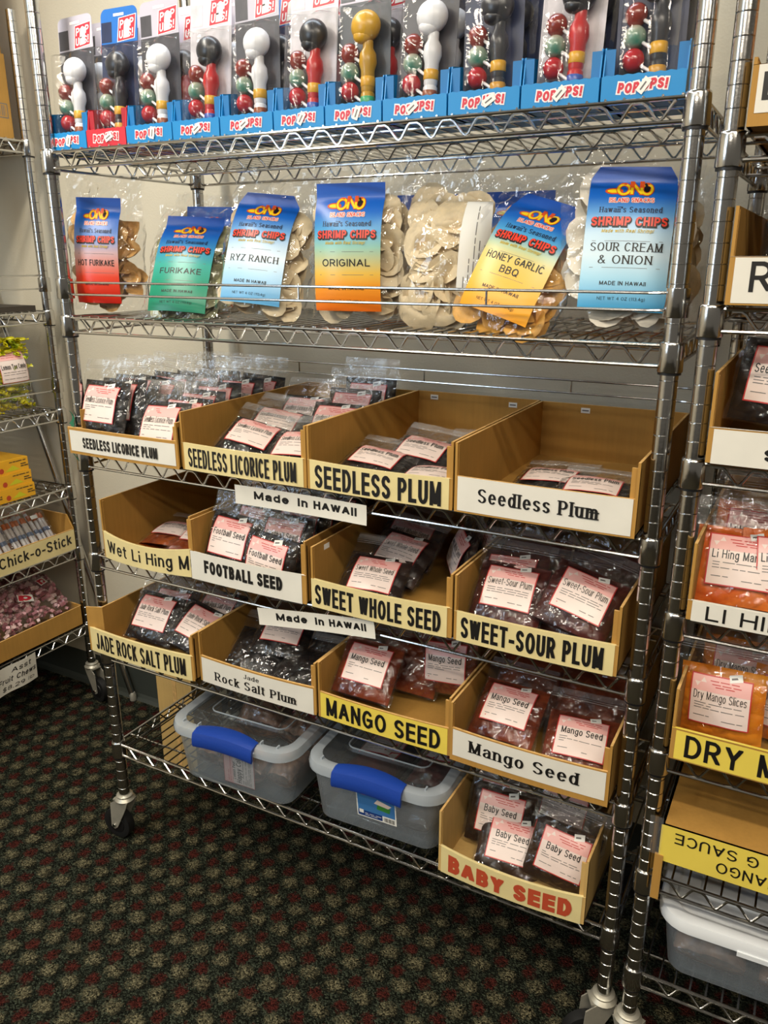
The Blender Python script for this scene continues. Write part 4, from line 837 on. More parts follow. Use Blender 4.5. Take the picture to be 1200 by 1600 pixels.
def pop_tray(i, x0, x1, red):
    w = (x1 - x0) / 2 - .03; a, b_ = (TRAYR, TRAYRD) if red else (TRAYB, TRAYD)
    order = ['first', 'second', 'third', 'fourth', 'fifth', 'sixth', 'seventh', 'eighth', 'ninth', 'tenth', 'eleventh'][i]
    t = thing('counter_tray', ('red POP UPS! counter tray, the only red one on the top shelf' if red else 'blue POP UPS! counter tray, %s from the left on the top shelf' % order), 'display tray', ((x0 + x1) / 2, .25, DK), 0, 'candy counter trays')
    m = MB(); T = .07
    m.box(-w, w, 0, 6, 0, T, a)
    for s in (-1, 1):
        xx = s * w; q = [(0, 0), (6, 0), (6, 3.2), (1.6, 2.75), (.35, 2.55), (.12, 1.2)]
        for k in range(1):
            xa, xb = sorted((xx, xx - s * T)); n = len(q)
            m.add([(xa, y, z) for y, z in q] + [(xb, y, z) for y, z in q], [tuple(range(n)), tuple(range(n, 2 * n))[::-1]] + [(k2, (k2 + 1) % n, n + (k2 + 1) % n, n + k2) for k2 in range(n)], a)
        # inward front flap at each side
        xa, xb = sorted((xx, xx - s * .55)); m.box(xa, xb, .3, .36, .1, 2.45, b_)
    m.box(-w, w, 5.93, 6, 0, 4.2, a)
    # torn perforated lip
    top = [(x, 1.16 + .05 * (k % 2)) for k, x in enumerate(lins(-w, w, 16))]; n = len(top)
    fl = [(-w, 0), (w, 0)] + top[::-1]; nn = len(fl)
    m.add([(x, -.02, z) for x, z in fl] + [(x, .05, z) for x, z in fl], [tuple(range(nn))[::-1], tuple(range(nn, 2 * nn))] + [(k, (k + 1) % nn, nn + (k + 1) % nn, nn + k) for k in range(nn)], a)
    m.build('tray_body', t, smooth=False)
    p = MB(); fn = lambda x, z, off=0.: (x, -.02 - off, z + .10 * x * (.3 if abs(x) < 9 else 0) + .05 * math.sin(3 * x))
    for s, xa, xb in (('POP', -1.25, -.2), ('UPS!', -.04, 1.2)):
        text(p, fn, s, xa, xb, .36, .48, LOGOW, .012, bold=.09, shear=.12, grow=.15); text(p, fn, s, xa, xb, .36, .48, LOGOR, .03, bold=.09, shear=.12)
    p.build('printed_logo', t)
    s = MB(); r = random.Random(i); a_ = r.uniform(.3, 1.4); cx = r.uniform(-.2, .4)
    f2 = lambda u, v, off=0.: (cx + u * math.cos(a_) - v * math.sin(a_), -.1 - off, .6 + u * math.sin(a_) + v * math.cos(a_))
    patch(s, f2, -.38, .38, -.2, .2, STICKER, .0, 2, 1); patch(s, f2, -.25, .2, -.04, .04, INKGREY, .006, 2, 1); s.build('price_sticker', t)
    return t
PK = {}
NAMES = {'grey': 'white-headed toy lollipop pack on a grey card', 'blue': 'black-headed toy lollipop pack on a blue card', 'pale': 'dark-headed red-bodied toy lollipop pack on a pale card', 'gold': 'golden toy lollipop pack on a grey card'}
for i, (x0, x1) in enumerate(TXT):
    pop_tray(i, x0, x1, i == 1)
    order = ['first', 'second', 'third', 'fourth', 'fifth', 'sixth', 'seventh', 'eighth', 'ninth', 'tenth', 'eleventh'][i]
    for k in range(2):
        kind = KINDS_[i] if k == 0 else ['grey', 'grey', 'pale', 'grey', 'blue', 'pale', 'pale', 'grey', 'blue', 'blue', 'blue'][i]
        if kind not in PK: o = PK[kind] = pack_proto(kind); o['group'] = 'toy lollipop packs'
        else: o = dup(PK[kind])
        xm = (x0 + x1) / 2 + (-.12 if k == 0 else .16); y = 1.85 + k * 1.9
        Mx = Matrix.Translation(W(xm, y, DK + .12)) @ Matrix.Rotation(-.07 - .02 * k, 4, 'X') @ Matrix.Rotation((-.03, .02, -.02, .03)[i % 4] + .03 * k, 4, 'Y')
        o.matrix_world = Mx
        tag(o, NAMES[kind] + (', in front in the %s tray' if k == 0 else ', at the back of the %s tray') % ('red' if i == 1 else order + ' tray from the left' if False else order), None, 'toy lollipop packs')

# ---------------------------------------------------------------- bags of shrimp chips
def mixc(stops, v):
    for (a, ca), (b_, cb) in zip(stops, stops[1:]):
        if a <= v <= b_: q = (v - a) / (b_ - a + 1e-9); return tuple(ca[i] + (cb[i] - ca[i]) * q for i in range(3)) + (1,)
    return stops[-1][1] if v > .5 else stops[0][1]
NAVY = plain('navy_ink', '#1b2440', .4); ORANGEI = plain('logo_orange', '#d8521e', .35); YEL = plain('logo_yellow', '#f2d21c', .35); REDI = plain('chips_red', '#e03a24', .35); OLIVE = plain('olive_yellow', '#c2a51e', .4)
def chip_pile(m, mat, w, h, fill, th, seed, size, curl, count, thick):
    r = random.Random(seed)
    for k in range(count):
        z = 1.0 + (fill - 2.3) * (k / count) + r.uniform(-.3, .3); x = r.uniform(-.5, .5) * (w - size * 2); 
        lay = r.choice((-1, -.5, 0, .5, 1)); y = lay * th * .5 * (1 - abs(2 * x / w) ** 2 * .5)
        R = Matrix.Rotation(r.uniform(0, 6.28), 3, 'Z'); R2 = Matrix.Rotation(P / 2 + r.uniform(-.55, .55), 3, 'X'); R3 = Matrix.Rotation(r.uniform(-.5, .5), 3, 'Z')
        a, b_ = size * r.uniform(.85, 1.15), size * r.uniform(.7, 1.05); cu = curl * r.uniform(.6, 1.3); vs = []; fs = []
        for i in range(5):
            q = i / 4
            for j in range(14):
                an = 2 * P * j / 14; px, py = a * q * math.cos(an), b_ * q * math.sin(an)
                p = Vector((px, py, cu * (px / a) ** 2 - .3 * curl * math.sin(an * 2) * q * q)); p = R3 @ (R2 @ (R @ p)); lim = max(.06, thick(x + p.x, z + p.z) * .86); vs.append((x + p.x, max(-lim, min(lim, y + p.y)), z + p.z))
        for i in range(4):
            for j in range(14): fs.append((i * 14 + j, i * 14 + (j + 1) % 14, (i + 1) * 14 + (j + 1) % 14, (i + 1) * 14 + j))
        m.add(vs, fs, mat)
CREAMCHIP = plain('cream_chips', '#dcc8a2', .5, noise=.12, nscale=60); WHITECHIP = plain('white_chips', '#e4dccb', .5, noise=.08, nscale=60); TANCHIP = plain('tan_chips', '#c79a5c', .5, noise=.25, nscale=90)
GOLDCHIP = plain('golden_chips', '#d8a047', .5, noise=.2, nscale=70); GREENCHIP = plain('seaweed_chips', '#9a9a72', .5, noise=.5, nscale=70)
def chips_bag(label, center, yw, tl, rl, flav, stops, chip, w=7.0, h=10.6, lw=4.7, lh=8.0, fill=8.6, th=1.25, seed=1, lx=0., serif=False, zc=4.6, clip=0., size=1.25, curl=.5, count=64, front_label=True):
    t = thing('chips_bag', label, 'bag of shrimp chips', (0, 0, 0), 0, 'shrimp chips bags')
    nz = vnoise(seed)
    def thick(x, z):
        u = min(1, abs(x) / (w / 2)); q = z / fill; pr = max(0, 1 - abs(2 * min(q, 1) - .8) ** 3.2) if q < 1 else 0
        return th * max(0., 1 - u ** 2.4) ** .6 * max(pr, .07) + .02
    def front(x, z, off=0.): return (x, -thick(x, z) - off, z)
    f = MB(); us = lins(-w / 2, w / 2, 22); vs = lins(0, h, 28)
    def crease(u, v): return .10 * abs(nz(u * 2.2, v * 2.2)) + (.22 * nz(u * 1.7 + v, v * 1.3) if v > fill * .93 else 0)
    jr = random.Random(seed + 5); J = {}
    def jit(u, v, s): return J.setdefault((round(u, 3), round(v, 3), s), jr.uniform(0, 1) ** 1.6 * (.2 if v < fill * .9 else .3))
    us = lins(-w / 2, w / 2, 16); vs = lins(0, h, 24)
    for sg in (-1, 1): f.grid(lambda u, v: (u * (1 - .03 * math.sin(v * 1.3 + seed)) + .6 * (jit(u, v, 2) - .06), sg * (thick(u, v) * (1 if sg < 0 else .9) + .06 + .5 * crease(u * sg, v) + (jit(u, v, sg) if lx is None or sg > 0 or v > zc + lh / 2 or abs(u - lx) > lw / 2 + .1 else .5 * jit(u, v, sg))), v + (.25 * nz(u, 3) if v > h - .5 else 0)), us, vs, CELLO)
    f.build('bag_film', t, smooth=False)
    c = MB(); chip_pile(c, chip, w, h, fill, th, seed, size, curl, count, thick); tag(c.build('shrimp_chips', t, sharp=1.2), kind='stuff')
    if front_label:
        p = MB(); fn = lambda x, z, off=0.: (x + lx, front(x + lx, max(.1, z + zc))[1] - .24 - off, z + zc)
        hx, hz = lw / 2, lh / 2
        def cut(u, v):      # the label's top corners are cut off
            z = v * hz; k = hx if z < hz - clip * 1.5 or not clip else hx - clip * (z - hz + clip * 1.5) / (clip * 1.5); return fn(u * k, z)
        st = [(a, lin(cc)) for a, cc in stops]
        p.grid(cut, lins(-1, 1, 14), lins(-1, 1, 40), PRINT, lambda u, v: mixc(st, (1 - v) / 2))
        k = lw / 4.7; Y = lambda q: hz - q * lh
        p.grid(lambda u, v: fn(-1.0 * k + v * .5 * k * math.cos(u), Y(.175) + v * .2 * math.sin(u), .008), lins(0, 2 * P, 14), (0, 1), ORANGEI)
        p.grid(lambda u, v: fn(-1.0 * k + v * .38 * k * math.cos(u), Y(.175) + v * .12 * math.sin(u), .012), lins(0, 2 * P, 14), (0, 1), YEL)
        p.grid(lambda u, v: fn(.7 * k + v * .3 * k * math.cos(u), Y(.158) + v * .4 * math.sin(u), .01), lins(0, 2 * P, 12), (0, 1), INK)
        for s, a, b_, dz in (('O', -.86, -.1, -.03), ('N', -.12, .54, .04), ('O', .42, 1.1, -.02)):
            text(p, fn, s, a * k, b_ * k, Y(.205) + dz, .76, ORANGEI, .018, bold=.035, grow=.065)
            if s == 'O' and a > 0: p.grid(lambda u, v: fn(.76 * k + v * .22 * k * math.cos(u), Y(.16) + v * .28 * math.sin(u), .022), lins(0, 2 * P, 12), (0, 1), INK)
        for s, a, b_, dz in (('O', -.86, -.1, -.03), ('N', -.12, .54, .04), ('O', .42, 1.1, -.02)): text(p, fn, s, a * k, b_ * k, Y(.205) + dz, .76, YEL, .034, bold=.035)
        text(p, fn, 'ISLAND SNACKS', -1.2 * k, 1.22 * k, Y(.262), .27, PINKW, .012, bold=.03, grow=.12); text(p, fn, 'ISLAND SNACKS', -1.2 * k, 1.22 * k, Y(.262), .27, REDI, .018, bold=.03)
        text(p, fn, "Hawaii's Seasoned", -1.7 * k, 1.7 * k, Y(.335), .32, NAVY, .012, bold=.02, serif=True)
        text(p, fn, 'SHRIMP CHIPS', -2.02 * k, 2.05 * k, Y(.434), .5, INK, .012, bold=.06, grow=.11); text(p, fn, 'SHRIMP CHIPS', -2.05 * k, 2.02 * k, Y(.428), .5, REDI, .02, bold=.06)
        text(p, fn, 'Made with Real Shrimp!', -1.45 * k, 1.35 * k, Y(.475), .2, OLIVE, .012, bold=.03, shear=.2)
        patch(p, fn, -1.9 * k, 1.9 * k, Y(.533), Y(.53), INKGREY, .01, 4, 1)
        n = len(flav)
        for q, s in enumerate(flav):
            wd = min(3.9, .42 * len(s)) * k; text(p, fn, s, -wd / 2, wd / 2, Y((.645 if n == 1 else .60 + .085 * q)), .46, INK, .012, bold=.012 if serif else .02, serif=serif)
        patch(p, fn, -1.9 * k, 1.9 * k, Y(.713), Y(.71), INKGREY, .01, 4, 1)
        text(p, fn, 'MADE IN HAWAII', -1.25 * k, 1.25 * k, Y(.83), .22, INK, .012, bold=.03)
        text(p, fn, 'NET WT 4 OZ (113.4g)', -1.3 * k, 1.3 * k, Y(.93), .17, INK, .012, bold=.0)
        p.build('printed_label', t, sharp=1.2)
    else:
        p = MB(); fn = lambda x, z, off=0.: (x + 2.3, front(x + 2.3, z)[1] - .2 - off, z)
        patch(p, fn, -.8, .8, 2.2, 7.6, STICKER, 0, 6, 10); rr = lambda x, z, off=0.: fn(-z, x, off)
        lab_lines(p, rr, 2.4, 7.4, [-.6, -.35, -.1, .15, .4], 5); p.build('back_label', t, sharp=1.2)
    R = Matrix.Rotation(yw, 4, 'Z') @ Matrix.Rotation(-tl, 4, 'X') @ Matrix.Rotation(rl, 4, 'Y')
    t.matrix_world = Matrix.Translation(W(*center)) @ R @ Matrix.Translation(Vector((-lx, th * .8, -zc)) * I)
    return t
blue = [(0, '#0b4fb4'), (.22, '#1a63c0')]
chips_bag('HOT FURIKAKE shrimp chips bag with a red label, far left of its shelf', (1.6, 2.2, 45.45), .42, .05, .03, ['HOT FURIKAKE'], blue + [(.4, '#6d8fca'), (.52, '#c9a9ac'), (.62, '#d6887a'), (.75, '#e0452c'), (1, '#cf2414')], TANCHIP, lw=3.6, lx=-.35, seed=3, size=.95, curl=.9, w=6.2, h=10.3)
chips_bag('FURIKAKE shrimp chips bag with a green label, leaning back', (9.5, 3.3, 44.6), .32, .45, .06, ['FURIKAKE'], blue + [(.38, '#3c8cc0'), (.55, '#3aa596'), (.75, '#158b6c'), (1, '#0c7a5a')], GREENCHIP, seed=4, lx=-.3, h=9.4)
chips_bag('RYZ RANCH shrimp chips bag with a pale blue label', (17.0, 2.6, 45.6), .24, .3, .10, ['RYZ RANCH'], blue + [(.36, '#6ba3d8'), (.5, '#bcd6ea'), (.6, '#d5e4ee'), (.75, '#a8cfe9'), (1, '#5fabdd')], CREAMCHIP, seed=5, serif=True, clip=.55, lx=-.5)
chips_bag('ORIGINAL shrimp chips bag with an orange-bottomed label, standing upright', (24.9, 1.7, 45.5), .2, .02, .0, ['ORIGINAL'], blue + [(.38, '#4d9fd0'), (.5, '#93c3b2'), (.62, '#c9bf80'), (.7, '#e3b84c'), (.8, '#ee9a2a'), (1, '#ec6f17')], CREAMCHIP, seed=6, lx=-.6)
chips_bag('shrimp chips bag turned round, only chips and back label showing', (31.0, 2.4, 45.3), .1, .08, .02, [], blue, CREAMCHIP, w=6.0, h=10.2, seed=7, size=1.5, curl=.8, th=1.6, front_label=False)
chips_bag('HONEY GARLIC BBQ shrimp chips bag with a yellow label, tilted', (36.3, 2.9, 45.0), 0, .4, .3, ['HONEY GARLIC', 'BBQ'], blue + [(.36, '#4d9fd0'), (.48, '#b8c8a0'), (.56, '#ddc46a'), (.75, '#eab338'), (1, '#f0a01c')], GOLDCHIP, seed=8, clip=.6, h=9.3, lh=7.8)
chips_bag('SOUR CREAM & ONION shrimp chips bag with a light blue label, beside the right post', (42.6, 2.6, 45.9), .22, .18, .03, ['SOUR CREAM', '& ONION'], blue + [(.34, '#5f9ed6'), (.48, '#b9d7ea'), (.62, '#cfe4ee'), (.78, '#a6d6ec'), (1, '#3fa7dd')], WHITECHIP, w=7.6, h=10.5, seed=9, serif=True, clip=.45)
chips_bag('shrimp chips bag in the back row behind the green FURIKAKE bag', (7.0, 9.0, 45.0), .2, .1, .03, ['ORIGINAL'], blue + [(.5, '#93c3b2'), (.7, '#e3b84c'), (1, '#ec6f17')], CREAMCHIP, seed=13, h=9.6)
chips_bag('shrimp chips bag in the back row between ORIGINAL and the turned bag', (27.2, 8.6, 45.2), .2, .08, 0, ['ORIGINAL'], blue + [(.5, '#93c3b2'), (.7, '#e3b84c'), (1, '#ec6f17')], CREAMCHIP, seed=14, h=9.6)
chips_bag('shrimp chips bag in the back row behind HONEY GARLIC BBQ', (33.8, 8.8, 45.2), .1, .08, 0, ['RYZ RANCH'], blue + [(.5, '#bcd6ea'), (1, '#5fabdd')], CREAMCHIP, seed=15, h=9.6, serif=True)
chips_bag('shrimp chips bag in the back row behind SOUR CREAM & ONION', (42.4, 9.2, 45.2), .05, .08, 0, ['ORIGINAL'], blue + [(.5, '#93c3b2'), (.7, '#e3b84c'), (1, '#ec6f17')], CREAMCHIP, seed=16, h=9.6)

# ---------------------------------------------------------------- left rack (its front faces +x; local x runs along +y)
def lbox(name, label, cat, y0, y1, xf, dep, z0, hh, mats, prints, group=None):
    t = thing(name, label, cat, (xf, (y0 + y1) / 2, z0), P / 2, group); w = (y1 - y0) / 2
    m = MB(); m.box(-w, w, 0, dep, 0, hh, mats); prints(m, lambda x, z, off=0.: (x, -off, z), w); m.build('carton', t, smooth=False); return t
def ship(p, fn, w):
    patch(p, fn, w - 3.4, w - .35, 1.9, 3.3, INKGREY, .01, 1, 1); patch(p, fn, w - 3.3, w - .45, 2.0, 3.2, CARD, .014, 1, 1)
    for k in range(13): patch(p, fn, w - 3.1 + k * .2, w - 3.1 + k * .2 + (.1 if k % 3 else .05), 2.1, 3.1, INKGREY, .018, 1, 1)
    lab_lines(p, fn, w - 2.8, w - .4, [6.6, 9.2], 3)
lbox('shipping_carton', 'brown cardboard carton with a printed barcode, lower one on the left rack\'s top shelf', 'carton', 0.5, 16.3, -24.0, 13, 56.65, 7.9, CARD, ship, 'brown cartons')
lbox('shipping_carton', 'brown cardboard carton, upper one stacked on the left rack\'s top shelf', 'carton', 0.3, 16.1, -24.1, 13, 64.6, 9, CARD, lambda p, fn, w: lab_lines(p, fn, w - 2.5, w - .3, [2.2, 1.1], 6), 'brown cartons')
m = MB(); m.box(-39.5, -23.6, 2, 15.9, 39.42, 39.95, plain('dark_tray', '#3a3128', .6)); tag(m.build('flat_tray', None, (0, 0, 0), smooth=False), 'dark flat tray on the left rack\'s second shelf', 'tray')
t = thing('clear_bag', 'large empty clear bag standing on the dark flat tray', 'plastic bag', (-30, 9, 39.97), P / 2)
m = MB(); nz = vnoise(77); m.grid(lambda u, v: (u, -.8 - .5 * nz(u, v), v), lins(-6, 6, 16), lins(0, 13, 16), CELLO); m.grid(lambda u, v: (u, .8 + .5 * nz(v, u), v), lins(-6, 6, 16), lins(0, 13, 16), CELLO); m.build('bag_film', t)
# lemon tea candy
YC = plain('yellow_wrapper', '#d9cf1c', .25, noise=.35, nscale=60, coat=.5); LY = plain('lime_wrapper', '#a9b81e', .3, noise=.3, nscale=60, coat=.5)
def wrapped(m, r, x, y, z, s, mats):
    R = Matrix.Rotation(r.uniform(0, 6.3), 3, 'Z') @ Matrix.Rotation(r.uniform(-.9, .9), 3, 'X')
    pr = [(-1.0, .34), (-.62, .1), (-.5, .3), (-.2, .38), (.2, .38), (.5, .3), (.62, .1), (1.0, .34)]; vs = []
    for a, b_ in pr:
        for k in range(6): q = 2 * P * k / 6; vs.append(tuple(R @ Vector((a * s, b_ * s * math.cos(q), b_ * s * math.sin(q) * (.75 if abs(a) < .6 else .4))) + Vector((x, y, z))))
    m.add(vs, [(i * 6 + k, i * 6 + (k + 1) % 6, (i + 1) * 6 + (k + 1) % 6, (i + 1) * 6 + k) for i in range(7) for k in range(6)], mats[r.randrange(len(mats))])
def filled_bag(name, label, loc, w, h, th, seed, mats, n, s, card, group, rot=P / 2, tilt=0., fill=.82, cardfn=None):
    t = thing(name, label, 'bag of candy', loc, rot, group); r = random.Random(seed); c = MB()
    for k in range(n):
        x = r.uniform(-.5, .5) * (w - s * 1.4); z = s * .5 + (h * fill - s) * k / n; y = r.uniform(-1, 1) * th * .7 * (1 - (2 * x / w) ** 4)
        wrapped(c, r, x, y, z, s, mats)
    tag(c.build('wrapped_candy', t, sharp=1.), kind='stuff')
    nz = vnoise(seed + 3); f = MB()
    thf = lambda x, z: (th + .3) * max(0., 1 - abs(2 * x / w) ** 3) ** .6 * (max(.08, 1 - abs(2 * min(1, z / (h * .9)) - .8) ** 3.4)) + .03
    for sg in (-1, 1): f.grid(lambda u, v: (u, sg * (thf(u, v) + .08 * abs(nz(u * 2, v * 2))), v), lins(-w / 2, w / 2, 14), lins(0, h, 16), CELLO)
    f.build('bag_film', t)
    if card:
        p = MB(); fn = lambda x, z, off=0.: (x, -thf(x, z) - .16 - off, z); card(p, fn); p.build('printed_card', t)
    return t
def lemon(p, fn):
    patch(p, fn, -1.0, 2.6, 3.6, 6.9, LRED, 0); patch(p, fn, -.95, 2.55, 3.65, 6.85, PINKW, .01); patch(p, fn, -.95, 2.55, 5.95, 6.85, PINK, .016)
    text(p, fn, 'Lemon Tea Candy', -.8, 2.4, 5.05, .5, INK, .022); lab_lines(p, fn, -.7, 2.4, [4.7, 4.45, 4.0], 4); lab_lines(p, fn, -.4, 2.2, [6.4, 6.2], 5, LRED)
filled_bag('candy_bag', 'bag of yellow lemon tea candy on the left rack\'s middle shelf', (-25.4, 11.6, 28.4), 7.4, 8.8, 1.25, 21, [YC, YC, LY], 260, .8, lemon, 'left rack candy bags', fill=.98)
filled_bag('candy_bag', 'bag of yellow lemon tea candy behind the first lemon bag', (-28.6, 11.4, 28.4), 7.4, 8.0, 1.1, 22, [YC, YC, LY], 100, .75, None, 'left rack candy bags', fill=.98)
# yellow candy boxes
YB = plain('yellow_box', '#e0a51e', .4, noise=.06, nscale=20); YBG = plain('box_lime', '#c8c31e', .4); YBD = plain('box_dark_print', '#4a3a1a', .5); YBR = plain('box_red_print', '#b8401e', .4)
def yprint(p, fn, w):
    for s in (0, 1):
        o = -w + .4 + s * 4.2
        p.add([fn(o + x, z, .012) for x, z in ((1.0, .25), (2.9, .25), (2.0, .85))], [(0, 1, 2)], YBG); p.grid(lambda u, v: fn(o + .55 + v * .3 * math.cos(u), .45 + v * .3 * math.sin(u), .014), lins(0, 2 * P, 10), (0, 1), YBR)
        lab_lines(p, fn, o + 1.6, o + 3.9, [1.15], s + 3, YBD, .1); lab_lines(p, fn, o + 3.0, o + 3.95, [.75, .5], s + 5, YBD, .12)
for k in range(3):
    o = thing('candy_carton', ['yellow candy carton at the bottom of the stack of three', 'yellow candy carton in the middle of the stack of three', 'yellow candy carton on top of the stack of three'][k], 'candy box', (-23.5 - .12 * k, 8.3 - .12 * k, 19.22 + 1.52 * k), P / 2, 'yellow candy cartons')
    m = MB(); m.box(-4.3, 4.3, 0, 5.6, 0, 1.5, YB); yprint(m, lambda x, z, off=0.: (x, -off, z), 4.3); m.build('carton', o, smooth=False)
m = MB(); m.box(-38, -30, -2, 10.2, 19.22, 25.6, plain('brown_case', '#3a2412', .6)); tag(m.build('brown_case', None, (0, 0, 0), smooth=False), 'dark brown case behind the yellow cartons on the left rack', 'box')
# chick-o-stick bin
def lbin(label, y0, y1, xf, z0, h, lip, d, paper, texts, card=CARD, group='cardboard bins on the left rack'):
    t = thing('cardboard_bin', label, 'bin', (xf, (y0 + y1) / 2, z0), P / 2, group); w = (y1 - y0) / 2; T = .16; m = MB()
    m.box(-w, w, 0, d, 0, T, card); m.box(-w, -w + T, 0, d, 0, h, card, EDGE); m.box(w - T, w, .9, d, 0, h, card, EDGE); m.box(-w, w, d - T, d, 0, h, card, EDGE); m.box(-w, w, 0, T, 0, lip, card, EDGE)
    m.add([(w, 0, lip), (w, .9, lip), (w, .9, h), (w - T, 0, lip), (w - T, .9, lip), (w - T, .9, h)], [(0, 1, 2), (5, 4, 3), (0, 2, 5, 3)], card); m.box(w - T, w, 0, .9, 0, lip, card)
    m.build('bin_body', t, smooth=False)
    if paper:
        p = MB(); fn = lambda x, z, off=0.: (x, -.02 - off, z); patch(p, fn, -w + .05, w - .05, .0, lip - .05, paper, 0, 8, 1)
        for s, a, b_, z, cap, kw in texts: text(p, fn, s, -w + a, -w + b_, z, cap, INK, .012, **kw)
        p.build('paper_label', t)
    return t
lbin('Chick-o-Stick bin with cream label on the left rack', 1.5, 16.6, -22.75, 11.52, 4.2, 2.5, 15, CREAM, [('Chick-o-Stick', 4.7, 14.6, .75, 1.25, dict(bold=.03))])
ST = [plain('stick_orange', '#c46a33', .3, noise=.2, nscale=80), plain('stick_silver', '#cfc9c6', .25), plain('stick_blue', '#5d6f8e', .3)]
def stick_bag(label, loc, rot, tilt, n, seed):
    t = thing('candy_bag', label, 'bag of candy', loc, rot, 'stick candy bags'); r = random.Random(seed)
    for k in range(n):
        x = -2.6 + 5.2 * k / (n - 1); b = MB(); q = .2
        for z0, z1, mm in ((.2, .9, 0), (.9, 2.2, 1), (2.2, 2.7, 2), (2.7, 3.9, 1), (3.9, 4.6, 0)): b.lathe([(.2, z0), (.23, z0 + .05), (.23, z1 - .05), (.2, z1)], (x, .25 * (k % 2), 0), ST[mm], 8)
        b.build('wrapped_stick', t, (0, 0, 0), (0, r.uniform(-.04, .04), 0))
    f = MB(); nz = vnoise(seed)
    for sg in (-1, 1): f.grid(lambda u, v: (u, .1 + sg * (.55 * max(.1, 1 - (v / 6.6) ** 3) * max(0, 1 - abs(u / 3.1) ** 4) + .06 + .06 * nz(u * 2, v * 2)), v), lins(-3.05, 3.05, 12), lins(0, 6.8, 12), FILM)
    f.build('bag_film', t)
    p = MB(); fn = lambda x, z, off=0.: (x, -.62 - off, z); patch(p, fn, .6, 1.5, 3.9, 4.35, STICKER, 0, 1, 1); p.build('price_tag', t)
    t.matrix_world = Matrix.Translation(W(*loc)) @ Matrix.Rotation(rot, 4, 'Z') @ Matrix.Rotation(-tilt, 4, 'X'); return t
stick_bag('bag of stick candy at the right end of the Chick-o-Stick bin', (-24.3, 12.9, 12.0), P / 2, .62, 10, 3)
stick_bag('bag of stick candy at the left end of the Chick-o-Stick bin', (-24.1, 6.8, 12.0), P / 2, .6, 10, 4)
stick_bag('bag of stick candy lying behind the right front one in its bin', (-27.0, 12.4, 12.3), P / 2, .7, 9, 5)
# fruit chews
CH = [plain('chew_pink', '#c98f94', .35, noise=.2, nscale=90), plain('chew_pale', '#d9b9b4', .35, noise=.2, nscale=90), plain('chew_dark', '#8c4f57', .35, noise=.3, nscale=90)]
lbin('tan tray under the bags of fruit chews on the left rack', .6, 16.5, -23.0, 1.42, 2.7, 2.6, 15.5, None, [], CARD)
def chew_bag(label, loc, tilt, w, h, seed):
    t = thing('candy_bag', label, 'bag of candy', loc, P / 2, 'fruit chew bags'); r = random.Random(seed); c = MB(); nz = vnoise(seed)
    for k in range(420):
        x, z = r.uniform(-.5, .5) * (w - .6), r.uniform(.3, h - .4); y = -r.uniform(.1, 1) * 1.5 * max(.1, 1 - abs(2 * x / w) ** 4) * max(.15, 1 - abs(2 * z / h - 1) ** 4)
        R = Matrix.Rotation(r.uniform(0, 6), 3, 'Z') @ Matrix.Rotation(r.uniform(0, 6), 3, 'X'); a, b_, d = .3, .2, .16
        vs = [tuple(R @ Vector((sx * a, sy * b_, sz * d)) + Vector((x, y, z))) for sz in (-1, 1) for sy in (-1, 1) for sx in (-1, 1)]
        c.add(vs, [(0, 2, 3, 1), (4, 5, 7, 6), (0, 1, 5, 4), (1, 3, 7, 5), (3, 2, 6, 7), (2, 0, 4, 6)], CH[r.randrange(3)])
    tag(c.build('fruit_chews', t, smooth=False), kind='stuff')
    thf = lambda x, z: 1.75 * max(.02, 1 - abs(2 * x / w) ** 4) * max(.05, 1 - abs(2 * z / h - 1) ** 5) + .06 + .1 * nz(x * 2, z * 2)
    f = MB(); f.grid(lambda u, v: (u, -thf(u, v), v), lins(-w / 2, w / 2, 16), lins(0, h, 14), CELLO); f.grid(lambda u, v: (u, .1, v), lins(-w / 2, w / 2, 4), lins(0, h, 4), CELLO); f.build('bag_film', t)
    p = MB(); fn = lambda x, z, off=0.: (x, -thf(x, z) - .04 - off, z)
    for cx, cz, a in ((-2.6, h * .55, .5), (1.6, h * .5, -.4), (w / 2 - 2, h * .75, .3)):
        q = lambda x, z, off=0.: fn(cx + x * math.cos(a) - z * math.sin(a), cz + x * math.sin(a) + z * math.cos(a), off)
        patch(p, q, -.9, .9, -.5, .5, STICKER, 0, 4, 3); q2 = lambda u, v: q(.55 * v * math.cos(u) * 1.3, .38 * v * math.sin(u), .01); p.grid(q2, lins(0, 2 * P, 12), (.35, 1), LOGOR); patch(p, q, -.8, -.3, -.4, .4, LOGOR, .012, 2, 2)
    p.build('printed_marks', t)
    t.matrix_world = Matrix.Translation(W(*loc)) @ Matrix.Rotation(P / 2, 4, 'Z') @ Matrix.Rotation(-tilt, 4, 'X'); return t
chew_bag('bag of pink fruit chews at the front of the tan tray', (-23.6, 8.9, 3.5), .95, 14.6, 6.4, 31)
chew_bag('bag of pink fruit chews lying on top behind the front one', (-27.6, 9.2, 6.2), .95, 14.4, 6.4, 32)
chew_bag('bag of pink fruit chews at the back under the Chick-o-Stick shelf', (-31.5, 9.0, 6.0), .8, 14.4, 6.0, 33)
t = thing('price_sign', 'handwritten Asst Fruit Chews price sign taped below the tan tray', 'sign', (-22.72, 6.1, -2.05), P / 2)
m = MB(); fn = lambda x, z, off=0.: (x, -off - .12 * math.sin(x * 1.4) - .05 * z, z + .03 * x); patch(m, fn, -2.9, 2.85, -.15, 3.15, PAPER, 0, 8, 4)
